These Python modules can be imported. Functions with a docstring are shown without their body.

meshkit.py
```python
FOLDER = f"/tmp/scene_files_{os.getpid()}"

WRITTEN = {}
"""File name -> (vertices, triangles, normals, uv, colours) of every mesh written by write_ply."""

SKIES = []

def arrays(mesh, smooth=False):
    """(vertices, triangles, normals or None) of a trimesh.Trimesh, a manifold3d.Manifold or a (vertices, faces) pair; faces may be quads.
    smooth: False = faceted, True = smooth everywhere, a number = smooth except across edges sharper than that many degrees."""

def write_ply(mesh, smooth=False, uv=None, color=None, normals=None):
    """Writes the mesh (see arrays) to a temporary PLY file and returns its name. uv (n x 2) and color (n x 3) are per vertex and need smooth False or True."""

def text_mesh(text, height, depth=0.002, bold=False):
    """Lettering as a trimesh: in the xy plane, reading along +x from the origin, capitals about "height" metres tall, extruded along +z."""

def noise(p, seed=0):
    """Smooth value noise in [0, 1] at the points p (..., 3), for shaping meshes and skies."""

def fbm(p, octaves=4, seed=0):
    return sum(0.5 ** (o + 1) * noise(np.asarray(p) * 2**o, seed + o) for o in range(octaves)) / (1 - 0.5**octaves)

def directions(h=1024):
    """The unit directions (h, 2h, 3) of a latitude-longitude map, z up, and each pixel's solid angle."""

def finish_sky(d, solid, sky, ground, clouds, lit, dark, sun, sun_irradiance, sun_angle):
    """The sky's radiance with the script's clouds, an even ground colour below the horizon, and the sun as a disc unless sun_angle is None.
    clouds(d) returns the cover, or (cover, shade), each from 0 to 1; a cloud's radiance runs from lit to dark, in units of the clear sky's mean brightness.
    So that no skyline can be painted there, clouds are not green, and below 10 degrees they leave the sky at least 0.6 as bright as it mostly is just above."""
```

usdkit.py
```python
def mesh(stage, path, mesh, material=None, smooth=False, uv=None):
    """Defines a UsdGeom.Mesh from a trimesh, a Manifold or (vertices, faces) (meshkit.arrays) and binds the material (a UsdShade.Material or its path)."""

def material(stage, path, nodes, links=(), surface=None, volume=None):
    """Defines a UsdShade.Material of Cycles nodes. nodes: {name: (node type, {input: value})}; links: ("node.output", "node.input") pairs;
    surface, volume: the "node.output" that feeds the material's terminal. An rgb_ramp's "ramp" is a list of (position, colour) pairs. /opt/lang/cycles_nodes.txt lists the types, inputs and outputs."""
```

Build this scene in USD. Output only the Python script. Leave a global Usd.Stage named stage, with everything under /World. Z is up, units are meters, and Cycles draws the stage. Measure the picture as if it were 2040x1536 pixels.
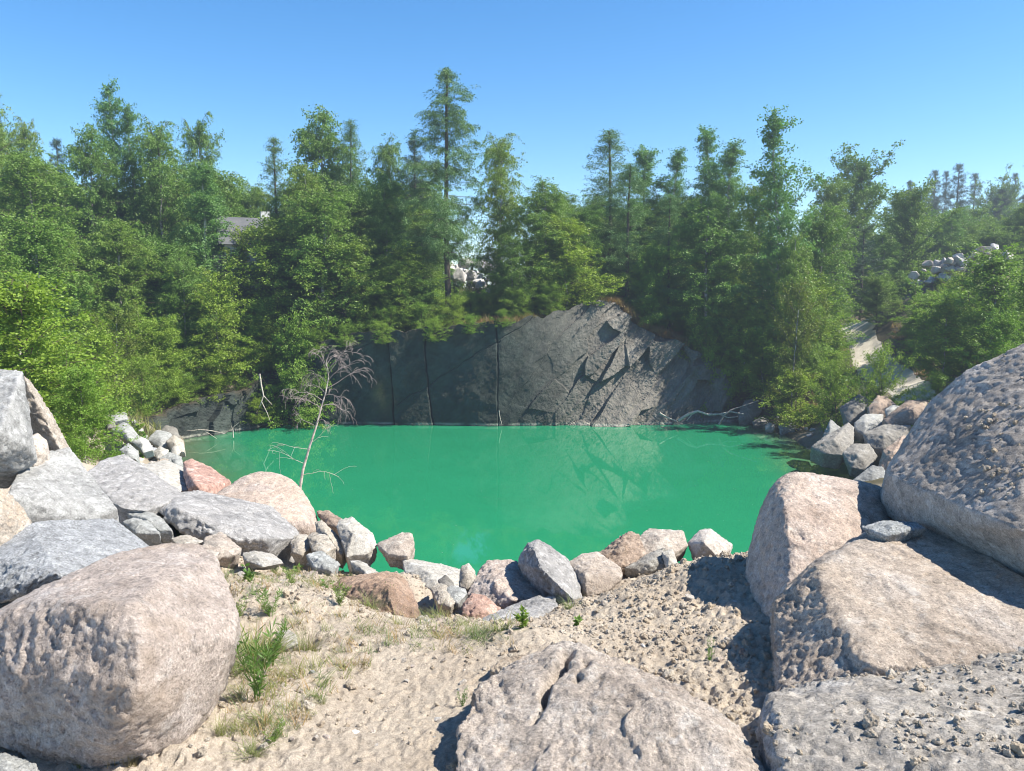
import math, random, numpy as np, trimesh, manifold3d, usdkit
from meshkit import fbm, noise
from pxr import Usd, UsdGeom, UsdLux, UsdShade, Gf, Sdf, Vt
from scipy.interpolate import RBFInterpolator, RegularGridInterpolator
from scipy.sparse import coo_matrix, diags
from scipy.spatial import cKDTree

stage = Usd.Stage.CreateInMemory()
UsdGeom.SetStageUpAxis(stage, UsdGeom.Tokens.z)
UsdGeom.SetStageMetersPerUnit(stage, 1.0)
world = UsdGeom.Xform.Define(stage, '/World')
stage.SetDefaultPrim(world.GetPrim())
UsdGeom.Scope.Define(stage, '/World/Looks')

# ------------------------------------------------------------------ camera, sky, sun, exposure
EYE = np.array([0.0, 0.0, 6.2])
PITCH = math.atan(168 / 1570.0)
F = 1570.0
cam = UsdGeom.Camera.Define(stage, '/World/camera')
cam.AddTranslateOp().Set(Gf.Vec3d(*EYE))
cam.AddRotateXOp().Set(90 - math.degrees(PITCH))
cam.CreateHorizontalApertureAttr(36.0)
cam.CreateVerticalApertureAttr(36.0 * 771 / 1024)
cam.CreateFocalLengthAttr(36.0 * F / 2040)
cam.CreateClippingRangeAttr(Gf.Vec2f(0.05, 3000))
cam.CreateExposureAttr(1.25)

SUN = np.array([0.66, -0.12, 0.75]); SUN /= np.linalg.norm(SUN)
elev, rot = math.asin(SUN[2]), math.atan2(SUN[0], SUN[1])
sun = UsdLux.DistantLight.Define(stage, '/World/sun_light')
sun.CreateIntensityAttr(1.25); sun.CreateNormalizeAttr(True); sun.CreateAngleAttr(0.5)
sun.CreateColorAttr(Gf.Vec3f(1.0, 0.945, 0.85))
sun.AddRotateZOp().Set(math.degrees(math.atan2(SUN[1], SUN[0])))
sun.AddRotateYOp().Set(90 - math.degrees(elev))
dome = UsdLux.DomeLight.Define(stage, '/World/sky')
sky_m = usdkit.material(stage, '/World/Looks/sky_look',
    {'s': ('sky_texture', dict(sky_type='single_scattering', sun_disc=False, sun_elevation=elev, sun_rotation=rot, altitude=300.0, air_density=1.0, aerosol_density=0.15, ozone_density=2.2)),
     'h': ('hsv', dict(saturation=1.33, value=.93)), 'b': ('background_shader', dict(strength=0.096))}, [('s.color', 'h.color'), ('h.color', 'b.color')], surface='b.background')
UsdShade.MaterialBindingAPI.Apply(dome.GetPrim()).Bind(sky_m)

FWD = np.array([0, math.cos(PITCH), -math.sin(PITCH)])
UP = np.array([0, math.sin(PITCH), math.cos(PITCH)])
RIGHT = np.array([1.0, 0, 0])
def at(px, py, d):
    """a point of the place: picked off a survey sheet by direction and distance from the viewpoint"""
    px, py, d = np.broadcast_arrays(np.asarray(px, float), np.asarray(py, float), np.asarray(d, float))
    return EYE + d[..., None] * (FWD + ((px - 1020) / F)[..., None] * RIGHT + ((768 - py) / F)[..., None] * UP)

# ------------------------------------------------------------------ naming helpers
_used = {}
def numbered(path):
    k = _used.get(path, -1) + 1; _used[path] = k
    return path if k == 0 else f'{path}_{k:03d}'
def tag(prim, label=None, cat=None, group=None, kind=None):
    prim = prim.GetPrim() if hasattr(prim, 'GetPrim') else prim
    for k, v in (('label', label), ('category', cat), ('group', group), ('kind', kind)):
        if v: prim.SetCustomDataByKey(k, v)
    return prim
def prim_var(m, name, arr):
    arr = np.asarray(arr, np.float32)
    pv = UsdGeom.PrimvarsAPI(m).CreatePrimvar(name, Sdf.ValueTypeNames.Color3fArray, 'vertex')
    pv.Set(Vt.Vec3fArray.FromNumpy(arr))
def obj(name, mesh, mat, parent='/World', loc=None, smooth=False, tint=None):
    path = numbered(f'{parent}/{name}')
    if loc is not None:
        v, f = (mesh.vertices, mesh.faces) if hasattr(mesh, 'vertices') else mesh
        mesh = (np.asarray(v) - np.asarray(loc), f)
    m = usdkit.mesh(stage, path, mesh, mat, smooth=smooth)
    if loc is not None: m.AddTranslateOp().Set(Gf.Vec3d(*map(float, loc)))
    if tint is not None: prim_var(m, 'tint', tint)
    return m
def thing(name, loc=(0, 0, 0), rz=0.0, scale=None, **kw):
    x = UsdGeom.Xform.Define(stage, numbered(f'/World/{name}'))
    x.AddTranslateOp().Set(Gf.Vec3d(*map(float, loc)))
    if rz: x.AddRotateZOp().Set(float(rz))
    if scale is not None: x.AddScaleOp().Set(Gf.Vec3f(*map(float, scale)))
    tag(x, **kw)
    return x

# ------------------------------------------------------------------ materials
def mat(name, nodes, links, surface='p.BSDF'):
    return usdkit.material(stage, f'/World/Looks/{name}', nodes, links, surface=surface)

def rock_mat(name, base, dark, light, speck=0.5, rough_bump=1.0, stain=None, vein=0.25):
    N = {
        'geo': ('geometry', {}), 'att': ('attribute', {'attribute': 'tint'}),
        'n1': ('noise_texture', dict(scale=2.2, detail=6.0, roughness=0.62)),
        'n2': ('noise_texture', dict(scale=17.0, detail=7.0, roughness=0.7)),
        'n3': ('noise_texture', dict(scale=95.0, detail=4.0, roughness=0.8)),
        'n4': ('noise_texture', dict(scale=11.0, detail=10.0, roughness=0.78)),
        'r1': ('rgb_ramp', {'ramp': [(0.34, dark), (0.47, base), (0.56, base), (0.70, light)]}),
        'r2': ('rgb_ramp', {'ramp': [(0.36, (0.66,) * 3), (0.47, (0.96,) * 3), (0.56, (1.04,) * 3), (0.66, (1.25,) * 3)]}),
        'r3': ('rgb_ramp', {'ramp': [(0.36, (1 - speck,) * 3), (0.45, (1 - .15 * speck,) * 3), (0.55, (1,) * 3), (0.64, (1 + .8 * speck,) * 3)]}),
        'rv': ('rgb_ramp', {'ramp': [(0.53, (0,) * 3), (0.60, (vein * .7,) * 3), (0.72, (vein,) * 3)]}),
        'm1': ('mix', dict(mix_type='multiply', fac=1.0)), 'm2': ('mix', dict(mix_type='multiply', fac=1.0)),
        'mv': ('mix', dict(mix_type='mix', color2=tuple(min(.78, c * 1.7 + .1) for c in light))),
        'm3': ('mix', dict(mix_type='multiply', fac=1.0)),
        'b1': ('bump', dict(strength=0.8 * rough_bump, distance=0.03)), 'b2': ('bump', dict(strength=0.9 * rough_bump, distance=0.010)),
        'p': ('principled_bsdf', dict(roughness=0.85, specular_ior_level=0.3)),
    }
    L = [('geo.position', n + '.vector') for n in ('n1', 'n2', 'n3', 'n4')] + [
        ('n1.fac', 'r1.fac'), ('n2.fac', 'r2.fac'), ('n3.fac', 'r3.fac'), ('n4.fac', 'rv.fac'),
        ('r1.color', 'm1.color1'), ('r2.color', 'm1.color2'), ('m1.color', 'm2.color1'), ('r3.color', 'm2.color2'),
        ('rv.color', 'mv.fac'), ('m2.color', 'mv.color1'), ('mv.color', 'm3.color1'), ('att.color', 'm3.color2'),
        ('n2.fac', 'b1.height'), ('n3.fac', 'b2.height'), ('b1.normal', 'b2.normal'), ('b2.normal', 'p.normal')]
    last = 'm3'
    if stain:
        N['n5'] = ('noise_texture', dict(scale=1.7, detail=5.0, roughness=0.6)); N['r5'] = ('rgb_ramp', {'ramp': [(0.52, (0,) * 3), (0.66, (0.8,) * 3)]})
        N['m5'] = ('mix', dict(mix_type='mix', color2=stain))
        L += [('geo.position', 'n5.vector'), ('n5.fac', 'r5.fac'), ('r5.color', 'm5.fac'), ('m3.color', 'm5.color1')]; last = 'm5'
    L.append((last + '.color', 'p.base_color'))
    return mat(name, N, L)

M = {}
M['tan'] = rock_mat('tan_granite', (.37, .318, .264), (.265, .22, .178), (.48, .43, .375), .55, vein=.25)
M['pink'] = rock_mat('pink_granite', (.355, .295, .25), (.26, .205, .168), (.46, .405, .36), .5, .8, vein=.25)
M['grey'] = rock_mat('grey_granite', (.28, .273, .26), (.20, .197, .19), (.38, .375, .36), .5, .9, vein=.4)
M['blue'] = rock_mat('blue_grey_granite', (.28, .282, .285), (.19, .192, .197), (.40, .402, .40), .7, 1.0, vein=.15)
M['pale'] = rock_mat('pale_granite', (.38, .345, .305), (.29, .26, .225), (.47, .44, .40), .4, .8, vein=.3)
M['red'] = rock_mat('red_granite', (.34, .215, .17), (.24, .15, .12), (.42, .30, .25), .4, .8, vein=.5)
M['rust'] = rock_mat('rusty_granite', (.36, .316, .264), (.265, .226, .184), (.45, .412, .362), .55, 1.0, stain=(.31, .24, .18), vein=.25)
M['dark'] = rock_mat('dark_granite', (.19, .172, .152), (.125, .112, .098), (.28, .262, .24), .5, 1.0, vein=.2)
M['brown'] = rock_mat('brown_granite', (.30, .22, .17), (.19, .135, .10), (.40, .32, .26), .5, 1.2, vein=.2)
M['quartz'] = rock_mat('white_rubble_rock', (.42, .40, .37), (.31, .295, .275), (.52, .505, .48), .4, 1.0)
M['cliff'] = rock_mat('quarry_face_rock', (1.0, 1.0, 1.0), (.72, .72, .72), (1.3, 1.28, 1.25), .55, 1.4, vein=.0)

M['soil'] = mat('soil', {
    'geo': ('geometry', {}), 'att': ('attribute', {'attribute': 'tint'}),
    'n1': ('noise_texture', dict(scale=1.6, detail=6.0, roughness=0.65)), 'n2': ('noise_texture', dict(scale=28.0, detail=6.0, roughness=0.75)),
    'n3': ('noise_texture', dict(scale=160.0, detail=3.0, roughness=0.7)),
    'r1': ('rgb_ramp', {'ramp': [(0.3, (.82, .80, .78)), (0.5, (1, 1, 1)), (0.7, (1.10, 1.10, 1.10))]}),
    'r2': ('rgb_ramp', {'ramp': [(0.3, (.72, .70, .67)), (0.48, (1, 1, 1)), (0.68, (1.15, 1.15, 1.14))]}),
    'r3': ('rgb_ramp', {'ramp': [(0.3, (.75, .74, .73)), (0.5, (1, 1, 1)), (0.72, (1.2, 1.2, 1.2))]}),
    'm1': ('mix', dict(mix_type='multiply', fac=1.0)), 'm2': ('mix', dict(mix_type='multiply', fac=1.0)), 'm3': ('mix', dict(mix_type='multiply', fac=1.0)),
    'b1': ('bump', dict(strength=0.8, distance=0.03)), 'b2': ('bump', dict(strength=0.7, distance=0.006)),
    'p': ('principled_bsdf', dict(roughness=0.95, specular_ior_level=0.1))},
    [('geo.position', 'n1.vector'), ('geo.position', 'n2.vector'), ('geo.position', 'n3.vector'), ('n1.fac', 'r1.fac'), ('n2.fac', 'r2.fac'), ('n3.fac', 'r3.fac'),
     ('att.color', 'm1.color1'), ('r1.color', 'm1.color2'), ('m1.color', 'm2.color1'), ('r2.color', 'm2.color2'), ('m2.color', 'm3.color1'), ('r3.color', 'm3.color2'),
     ('m3.color', 'p.base_color'), ('n2.fac', 'b1.height'), ('n3.fac', 'b2.height'), ('b1.normal', 'b2.normal'), ('b2.normal', 'p.normal')])

M['water'] = mat('water', {
    'geo': ('geometry', {}), 'att': ('attribute', {'attribute': 'tint'}),
    'n1': ('noise_texture', dict(scale=0.35, detail=4.0, roughness=0.6)), 'map': ('mapping', dict(scale=(1.0, 0.6, 1.0))), 'n2': ('noise_texture', dict(scale=3.0, detail=3.0, roughness=0.5)),
    'r1': ('rgb_ramp', {'ramp': [(0.3, (.93, .96, .95)), (0.7, (1.06, 1.03, 1.04))]}), 'm1': ('mix', dict(mix_type='multiply', fac=1.0)),
    'b1': ('bump', dict(strength=0.05, distance=0.02)),
    'p': ('principled_bsdf', dict(roughness=0.03, ior=1.33, specular_ior_level=0.5))},
    [('geo.position', 'n1.vector'), ('geo.position', 'map.vector'), ('map.vector', 'n2.vector'), ('n1.fac', 'r1.fac'), ('att.color', 'm1.color1'), ('r1.color', 'm1.color2'), ('m1.color', 'p.base_color'),
     ('n2.fac', 'b1.height'), ('b1.normal', 'p.normal')])

def leaf_mat(name, a, b, c, trans=0.35, gloss=0.28):
    """leaf colours a..b over the leaves, pulled towards c on some of the plants"""
    return mat(name, {
        'geo': ('geometry', {}), 'oi': ('object_info', {}),
        'r': ('rgb_ramp', {'ramp': [(0.0, a), (0.8, b), (1.0, c)]}),
        'ro': ('rgb_ramp', {'ramp': [(0.0, (.80, .92, .95)), (0.5, (1, 1, 1)), (1.0, (1.22, 1.08, .9))]}),
        'm': ('mix', dict(mix_type='multiply', fac=1.0)),
        'g': ('mix', dict(mix_type='multiply', fac=1.0, color2=(1.15, 1.3, .6))),
        'p': ('principled_bsdf', dict(roughness=0.52, specular_ior_level=gloss)), 't': ('translucent_bsdf', {}), 'x': ('mix_closure', dict(fac=trans))},
        [('geo.random_per_island', 'r.fac'), ('oi.random', 'ro.fac'), ('r.color', 'm.color1'), ('ro.color', 'm.color2'), ('m.color', 'p.base_color'), ('m.color', 'g.color1'), ('g.color', 't.color'),
         ('p.BSDF', 'x.closure1'), ('t.BSDF', 'x.closure2')], surface='x.closure')
M['birch_leaf'] = leaf_mat('birch_leaf', (0.138, 0.224, 0.037), (0.264, 0.370, 0.061), (0.400, 0.457, 0.093), .36)
M['aspen_leaf'] = leaf_mat('aspen_leaf', (0.130, 0.238, 0.066), (0.249, 0.370, 0.098), (0.376, 0.474, 0.156), .34)
M['larch_needle'] = leaf_mat('larch_needle', (0.120, 0.201, 0.059), (0.204, 0.296, 0.090), (0.275, 0.349, 0.101), .25)
M['spruce_needle'] = leaf_mat('spruce_needle', (0.033, 0.072, 0.036), (0.051, 0.102, 0.045), (0.078, 0.135, 0.054), .12)
M['oak_leaf'] = leaf_mat('broad_leaf', (0.135, 0.215, 0.037), (0.263, 0.343, 0.054), (0.429, 0.444, 0.092), .28)
M['shrub_leaf'] = leaf_mat('shrub_leaf', (0.171, 0.260, 0.032), (0.305, 0.380, 0.050), (0.447, 0.455, 0.087), .34)
M['yellow_leaf'] = leaf_mat('yellowing_leaf', (.12, .15, .02), (.19, .20, .03), (.24, .17, .04), .4)
M['grass_blade'] = leaf_mat('grass_blade', (.18, .205, .085), (.27, .285, .13), (.40, .35, .18), .4)
M['weed_leaf'] = leaf_mat('weed_leaf', (.14, .22, .055), (.22, .30, .085), (.30, .36, .11), .42)
M['dry_blade'] = leaf_mat('dry_blade', (.26, .19, .10), (.36, .27, .14), (.45, .34, .19), .3)
M['rust_blade'] = leaf_mat('rusty_blade', (.26, .15, .075), (.36, .22, .11), (.44, .30, .16), .3)
def bark(name, a, b, scale=9.0):
    return mat(name, {'geo': ('geometry', {}), 'n': ('noise_texture', dict(scale=scale, detail=5.0, roughness=0.7)), 'r': ('rgb_ramp', {'ramp': [(0.4, a), (0.56, b)]}),
        'p': ('principled_bsdf', dict(roughness=0.9, specular_ior_level=0.2))}, [('geo.position', 'n.vector'), ('n.fac', 'r.fac'), ('r.color', 'p.base_color')])
M['birch_bark'] = bark('birch_bark', (.10, .09, .08), (.46, .44, .40), 7)
M['dark_bark'] = bark('dark_bark', (.05, .04, .03), (.11, .09, .07))
M['aspen_bark'] = bark('aspen_bark', (.20, .21, .16), (.40, .41, .33))
M['twig'] = bark('twig_bark', (.07, .05, .04), (.13, .09, .07))
M['dead_wood'] = bark('dead_wood', (.28, .24, .20), (.45, .40, .34), 14)
M['dead_twig'] = bark('dead_twig', (.19, .155, .14), (.29, .245, .225), 14)

# ------------------------------------------------------------------ terrain
def px_ctl(rows): return [tuple(at(*r)) for r in rows]
ctl = px_ctl([(-300, 1536, 2.7), (100, 1536, 2.7), (510, 1530, 2.72), (700, 1536, 2.7), (880, 1500, 2.8), (500, 1430, 3.05), (750, 1400, 3.25), (600, 1300, 3.75), (900, 1300, 3.8), (1150, 1270, 4.05),
    (1300, 1300, 3.85), (1400, 1250, 4.2), (1440, 1400, 3.4), (700, 1200, 4.7), (500, 1150, 5.2), (900, 1215, 4.75), (1100, 1200, 5.1), (1250, 1180, 5.3), (1400, 1120, 5.8), (1460, 1095, 6.2),
    (450, 1100, 5.9), (620, 1112, 6.1), (780, 1125, 6.0), (870, 1185, 5.3), (1330, 1120, 6.0), (1600, 1350, 3.5), (1900, 1400, 3.1), (1800, 1200, 4.0), (1700, 1100, 5.0),
    (1000, 1215, 5.1), (250, 1180, 4.5), (380, 1085, 5.7), (420, 1200, 4.4), (560, 1210, 4.55)])
ctl += [(-5, 6, 4.55), (-3.2, 5.0, 4.35), (-3.6, 3.4, 4.55), (-7, 8, 4.6), (-4.6, 8, 4.15), (-3.2, 7.2, 4.0), (-2.4, 8, 3.75), (-4.4, 10, 3.1), (-3, 10, 2.6), (-2.6, 12, 1.3), (-5, 14, 1.9), (-8, 18, 2.3), (-6.8, 13, 3.3), (-9, 12, 4.0), (-3.4, 14, .2),
        (-1, 7.4, 3.35), (0, 7.2, 3.3), (.8, 7.6, 3.3), (0, 9, 1.8), (-1.2, 9, 2.0), (1.4, 9, 2.2), (0, 12, -.3), (0, 14, -1.4), (2.1, 8.4, 3.0), (3, 10, 2.0), (4, 14, 0), (3.4, 6.6, 4.2), (5, 7, 4.8), (4, 4, 4.7), (3, 2, 4.7),
        (6, 10, 3.9), (8, 16, 2), (9.6, 20, .3), (10, 22, .9), (12.0, 27.6, -.1), (12.6, 32, 0), (12.9, 36, 0), (13.0, 39.2, .1), (9, 20, 0), (6, 15, 0), (15, 28, 1.6), (14.3, 30, 1.0), (14.5, 34, .9),
        (17.8, 34.8, 1.96), (19.2, 42.7, 2.96), (22.2, 51.7, 3.9), (16.1, 30, 2.3), (20.6, 33, 4.0), (14.8, 39.8, 1.15), (30, 40, 5.2), (25, 25, 4.8), (15, 15, 4.4), (20, 8, 5.2), (27, 52, 4.6), (18, 50, 3.9),
        (-15.2, 35.2, 0), (-13.5, 32, 0), (-12.6, 30, 0), (-11.4, 27, 0), (-9.6, 22, 0), (-7, 17.6, 0), (-15.4, 30, 1.7), (-14.6, 25, 2.5), (-17, 34, 2.4), (-17, 37, 2.4), (-11.5, 21, 1.7), (-25, 30, 4.4), (-20, 41, 3.9), (-30, 50, 5.8), (-40, 25, 6), (-60, 60, 7),
        (-14, 39, 2.4), (-12, 41, 3.0), (-10, 42.5, 3.7), (-5, 42.5, 4.5), (0, 42.5, 5.1), (4.6, 42.5, 5.9), (8, 43, 5.0), (10.5, 43, 3.7), (12.2, 42.6, 2.0), (14, 44, 2.4),
        (-10, 50, 5), (0, 50, 5.8), (10, 50, 5.2), (0, 60, 6.3), (-20, 60, 6), (15, 60, 5.2), (32, 60, 5.6), (0, 100, 6.3), (50, 100, 8.2), (-50, 100, 7), (80, 60, 7.5),
        (0, 320, 6), (300, 300, 8), (-300, 300, 7), (300, 0, 7), (-300, 0, 6), (0, -300, 5), (0, 0, 4.65), (0, -6, 4.8), (20, -10, 5), (-20, -10, 5), (0, 650, 6)]
ctl += px_ctl([(950, 572, 57), (880, 588, 57), (1040, 588, 57), (1820, 575, 46), (1870, 555, 47), (1930, 540, 47), (1990, 540, 47)]) + [(36, 47, 7.0), (28, 56, 6.0), (24, 40, 4.4)]
ctl = np.array(ctl)
rbf = RBFInterpolator(ctl[:, :2], ctl[:, 2], kernel='linear', smoothing=0.002)

# foot of the quarry face, read along the waterline, and its top edge
foot_px = np.array([(318, 892, 33.5), (330, 880, 35.2), (400, 872, 36.2), (480, 858, 38.0), (560, 850, 40.0), (700, 847, 39.9), (790, 845, 39.75), (993, 843, 39.3), (1250, 845, 39.5), (1400, 841, 40.1), (1462, 838, 40.6), (1490, 836, 41.6)], float)
top_py = np.array([(300, 830), (400, 792), (480, 775), (560, 735), (640, 682), (740, 655), (850, 655), (960, 640), (1080, 630), (1150, 612), (1200, 596), (1240, 600), (1290, 646), (1360, 678), (1420, 704), (1455, 745), (1470, 790), (1490, 815)], float)
foot = at(foot_px[:, 0], foot_px[:, 1], foot_px[:, 2])[:, :2]
pond = [(-15.0, 35.2), (-13.4, 32), (-12.5, 30), (-11.2, 27), (-9.4, 22), (-6.8, 17.6), (-3.4, 14.2), (0, 11.8), (4, 14.2), (6.2, 15.3), (9.2, 20.2), (11.8, 27.6), (12.5, 32), (12.8, 36), (12.9, 39.6), (12.3, 41.0)]
from shapely import Polygon, points as spoints, distance as sdist, contains_xy
_top = np.interp(foot_px[:, 0], [300, 640, 940, 1010, 1250, 1400, 1500], [.9, .9, .9, 2.3, 2.7, 1.9, 1.2])
fb = [(x, y + o_) for (x, y), o_ in zip(foot[::-1], _top[::-1])]
pond_poly = Polygon(pond + fb[1:-1])
land_edge = Polygon(pond + [(12, 60), (-14, 60)])
BUMPS = [(at(a, b, d)[:2], r_, h_) for a, b, d, r_, h_ in [(640, 1215, 4.55, .28, .10), (520, 1200, 4.6, .30, .08), (585, 1290, 3.95, .11, -.14), (1370, 1150, 5.3, .45, .10), (1250, 1220, 4.7, .3, .06), (1060, 1300, 3.9, .2, .06), (860, 1260, 4.3, .25, -.05), (760, 1400, 3.3, .3, -.03), (1000, 1185, 5.45, .5, -.20), (870, 1180, 5.5, .45, -.20), (770, 1190, 4.95, .38, -.13), (1190, 1160, 5.7, .4, -.12), (480, 1110, 5.9, .5, -.12), (680, 1110, 6.2, .5, -.14), (1340, 1110, 6.1, .4, -.12), (340, 885, 31.0, 1.7, -.45), (1020, 1240, 4.75, .3, -.08)]]
def hf(x, y, detail=True):
    x, y = np.broadcast_arrays(np.asarray(x, float), np.asarray(y, float)); sh = x.shape
    xy = np.stack([x.ravel(), y.ravel()], 1)
    z = np.concatenate([rbf(c) for c in np.array_split(xy, max(1, len(xy) // 40000))])
    near = (np.abs(xy[:, 0]) < 20) & (xy[:, 1] > 8) & (xy[:, 1] < 45)
    ins = np.zeros(len(z), bool); ins[near] = contains_xy(pond_poly, xy[near, 0], xy[near, 1])
    if ins.any():
        dd = sdist(pond_poly.exterior, spoints(xy[ins]))
        z[ins] = -np.minimum(2.4, .02 + .45 * dd)
    if detail:
        r = np.hypot(xy[:, 0], xy[:, 1]); p3 = np.c_[xy, np.zeros(len(xy))]
        lump = (fbm(p3 * .9, 3, 5) - .5) * .30 * np.clip((r - 2) / 6, .35, 1) + (fbm(p3 * .25, 3, 9) - .5) * .7 * np.clip((r - 9) / 12, 0, 1)
        z = z + np.where(ins, .15, 1) * lump * np.clip((300 - r) / 250, 0, 1)
        for (bx, by), br_, bh in BUMPS: z = z + bh * np.exp(-((xy[:, 0] - bx) ** 2 + (xy[:, 1] - by) ** 2) / br_ ** 2)
        k = r < 16; p3 = p3 @ np.array([[.79, .53, .31], [-.61, .69, .39], [0, -.5, .87]])
        crumb = np.clip((fbm(p3[k] * .8, 3, 21) - .42) * 5, 0, 1)
        fine = (fbm(p3[k] * 5, 4, 31) - .5) * .085 * (.2 + .8 * crumb) + (np.abs(fbm(p3[k] * 20, 3, 41) - .5) - .1) * -.11 * crumb + (fbm(p3[k] * 38, 2, 51) - .5) * .030
        z[k] += fine * np.clip((16 - r[k]) / 5, 0, 1)
    return z.reshape(sh)
def ground_hit(px, py, lo=1.5, hi=80, n=900):
    d = np.geomspace(lo, hi, n); p = at(px, py, d)
    below = p[:, 2] < np.maximum(hf(p[:, 0], p[:, 1], False), 0)
    return d[np.argmax(below)] if below.any() else hi

ang_in = np.linspace(-.66, .66, 560); ang_out = np.linspace(.66, 2 * math.pi - .66, 70)[1:-1]
ang = np.concatenate([ang_in, ang_out])
rad = np.concatenate([np.geomspace(.5, 2.2, 24)[:-1], np.geomspace(2.2, 11, 400)[:-1], np.geomspace(11, 60, 190)[:-1], np.geomspace(60, 900, 40)])
A, R_ = np.meshgrid(ang, rad, indexing='ij')
X, Y = np.sin(A) * R_, np.cos(A) * R_
Z = hf(X, Y)
na, nr = X.shape
tv = np.stack([X, Y, Z], -1).reshape(-1, 3)
idx = np.arange(na * nr).reshape(na, nr); nx = np.roll(idx, -1, 0)
q = np.stack([idx[:, :-1], idx[:, 1:], nx[:, 1:], nx[:, :-1]], -1).reshape(-1, 4)
tv = np.vstack([tv, [[0, 0, float(Z[:, 0].mean())]]])
tf = np.vstack([q[:, [0, 2, 1]], q[:, [0, 3, 2]], np.stack([np.full(na, len(tv) - 1), idx[:, 0], nx[:, 0]], 1)])
tri0 = np.cross(tv[tf[5000, 1]] - tv[tf[5000, 0]], tv[tf[5000, 2]] - tv[tf[5000, 0]])
if tri0[2] < 0: tf = tf[:, ::-1]
rr = np.hypot(tv[:, 0], tv[:, 1])
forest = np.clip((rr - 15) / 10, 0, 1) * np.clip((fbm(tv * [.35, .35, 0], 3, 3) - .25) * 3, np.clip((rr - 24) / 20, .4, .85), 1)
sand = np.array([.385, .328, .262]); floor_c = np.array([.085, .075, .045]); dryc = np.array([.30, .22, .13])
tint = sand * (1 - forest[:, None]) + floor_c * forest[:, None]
edge = np.clip(1 - np.abs(tv[:, 1] - 42.3) / 1.5, 0, 1) * (tv[:, 0] > -4) * (tv[:, 0] < 11) * np.clip((fbm(tv * [.8, .8, 0], 3, 13) - .35) * 5, 0, 1)
tint = tint * (1 - edge[:, None]) + dryc * edge[:, None]
wet = np.clip((0.25 - tv[:, 2]) / .5, 0, .6) * (rr > 12)
tint = tint * (1 - wet[:, None]) + np.array([.10, .085, .06]) * wet[:, None]
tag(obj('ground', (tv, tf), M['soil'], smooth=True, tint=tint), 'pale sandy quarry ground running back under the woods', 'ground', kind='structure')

# the far gravel path
pc = at(np.array([1835, 1822, 1790, 1740, 1715, 1700, 1690, 1688]), np.array([840, 790, 758, 725, 705, 685, 668, 655]), np.array([31.5, 35, 38.5, 42, 45, 48.5, 52, 55]))[:, :2]
tt = np.linspace(0, 1, 70); pc = np.stack([np.interp(tt, np.linspace(0, 1, 8), pc[:, k]) for k in (0, 1)], 1)
for _ in range(6): pc[1:-1] = (pc[:-2] + 2 * pc[1:-1] + pc[2:]) / 4
tn = np.gradient(pc, axis=0); tn /= np.linalg.norm(tn, axis=1, keepdims=True); nn = np.stack([tn[:, 1], -tn[:, 0]], 1)
us = np.linspace(-1, 1, 15); wv = .9 + .35 * (noise(np.c_[tt * 9, tt * 0, tt * 0], 4) - .5)
pp = pc[:, None] + nn[:, None] * (us[None, :, None] * wv[:, None, None])
pz = hf(pp[..., 0], pp[..., 1]) + .06 * (1 - np.abs(us[None]) ** 6) - .02 + .03 * (noise(np.dstack([pp * 3, pp[..., :1] * 0]), 6) - .5)
pv = np.dstack([pp, pz]).reshape(-1, 3); gi = np.arange(len(pv)).reshape(70, 15)
pq = np.stack([gi[:-1, :-1], gi[1:, :-1], gi[1:, 1:], gi[:-1, 1:]], -1).reshape(-1, 4)
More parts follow.
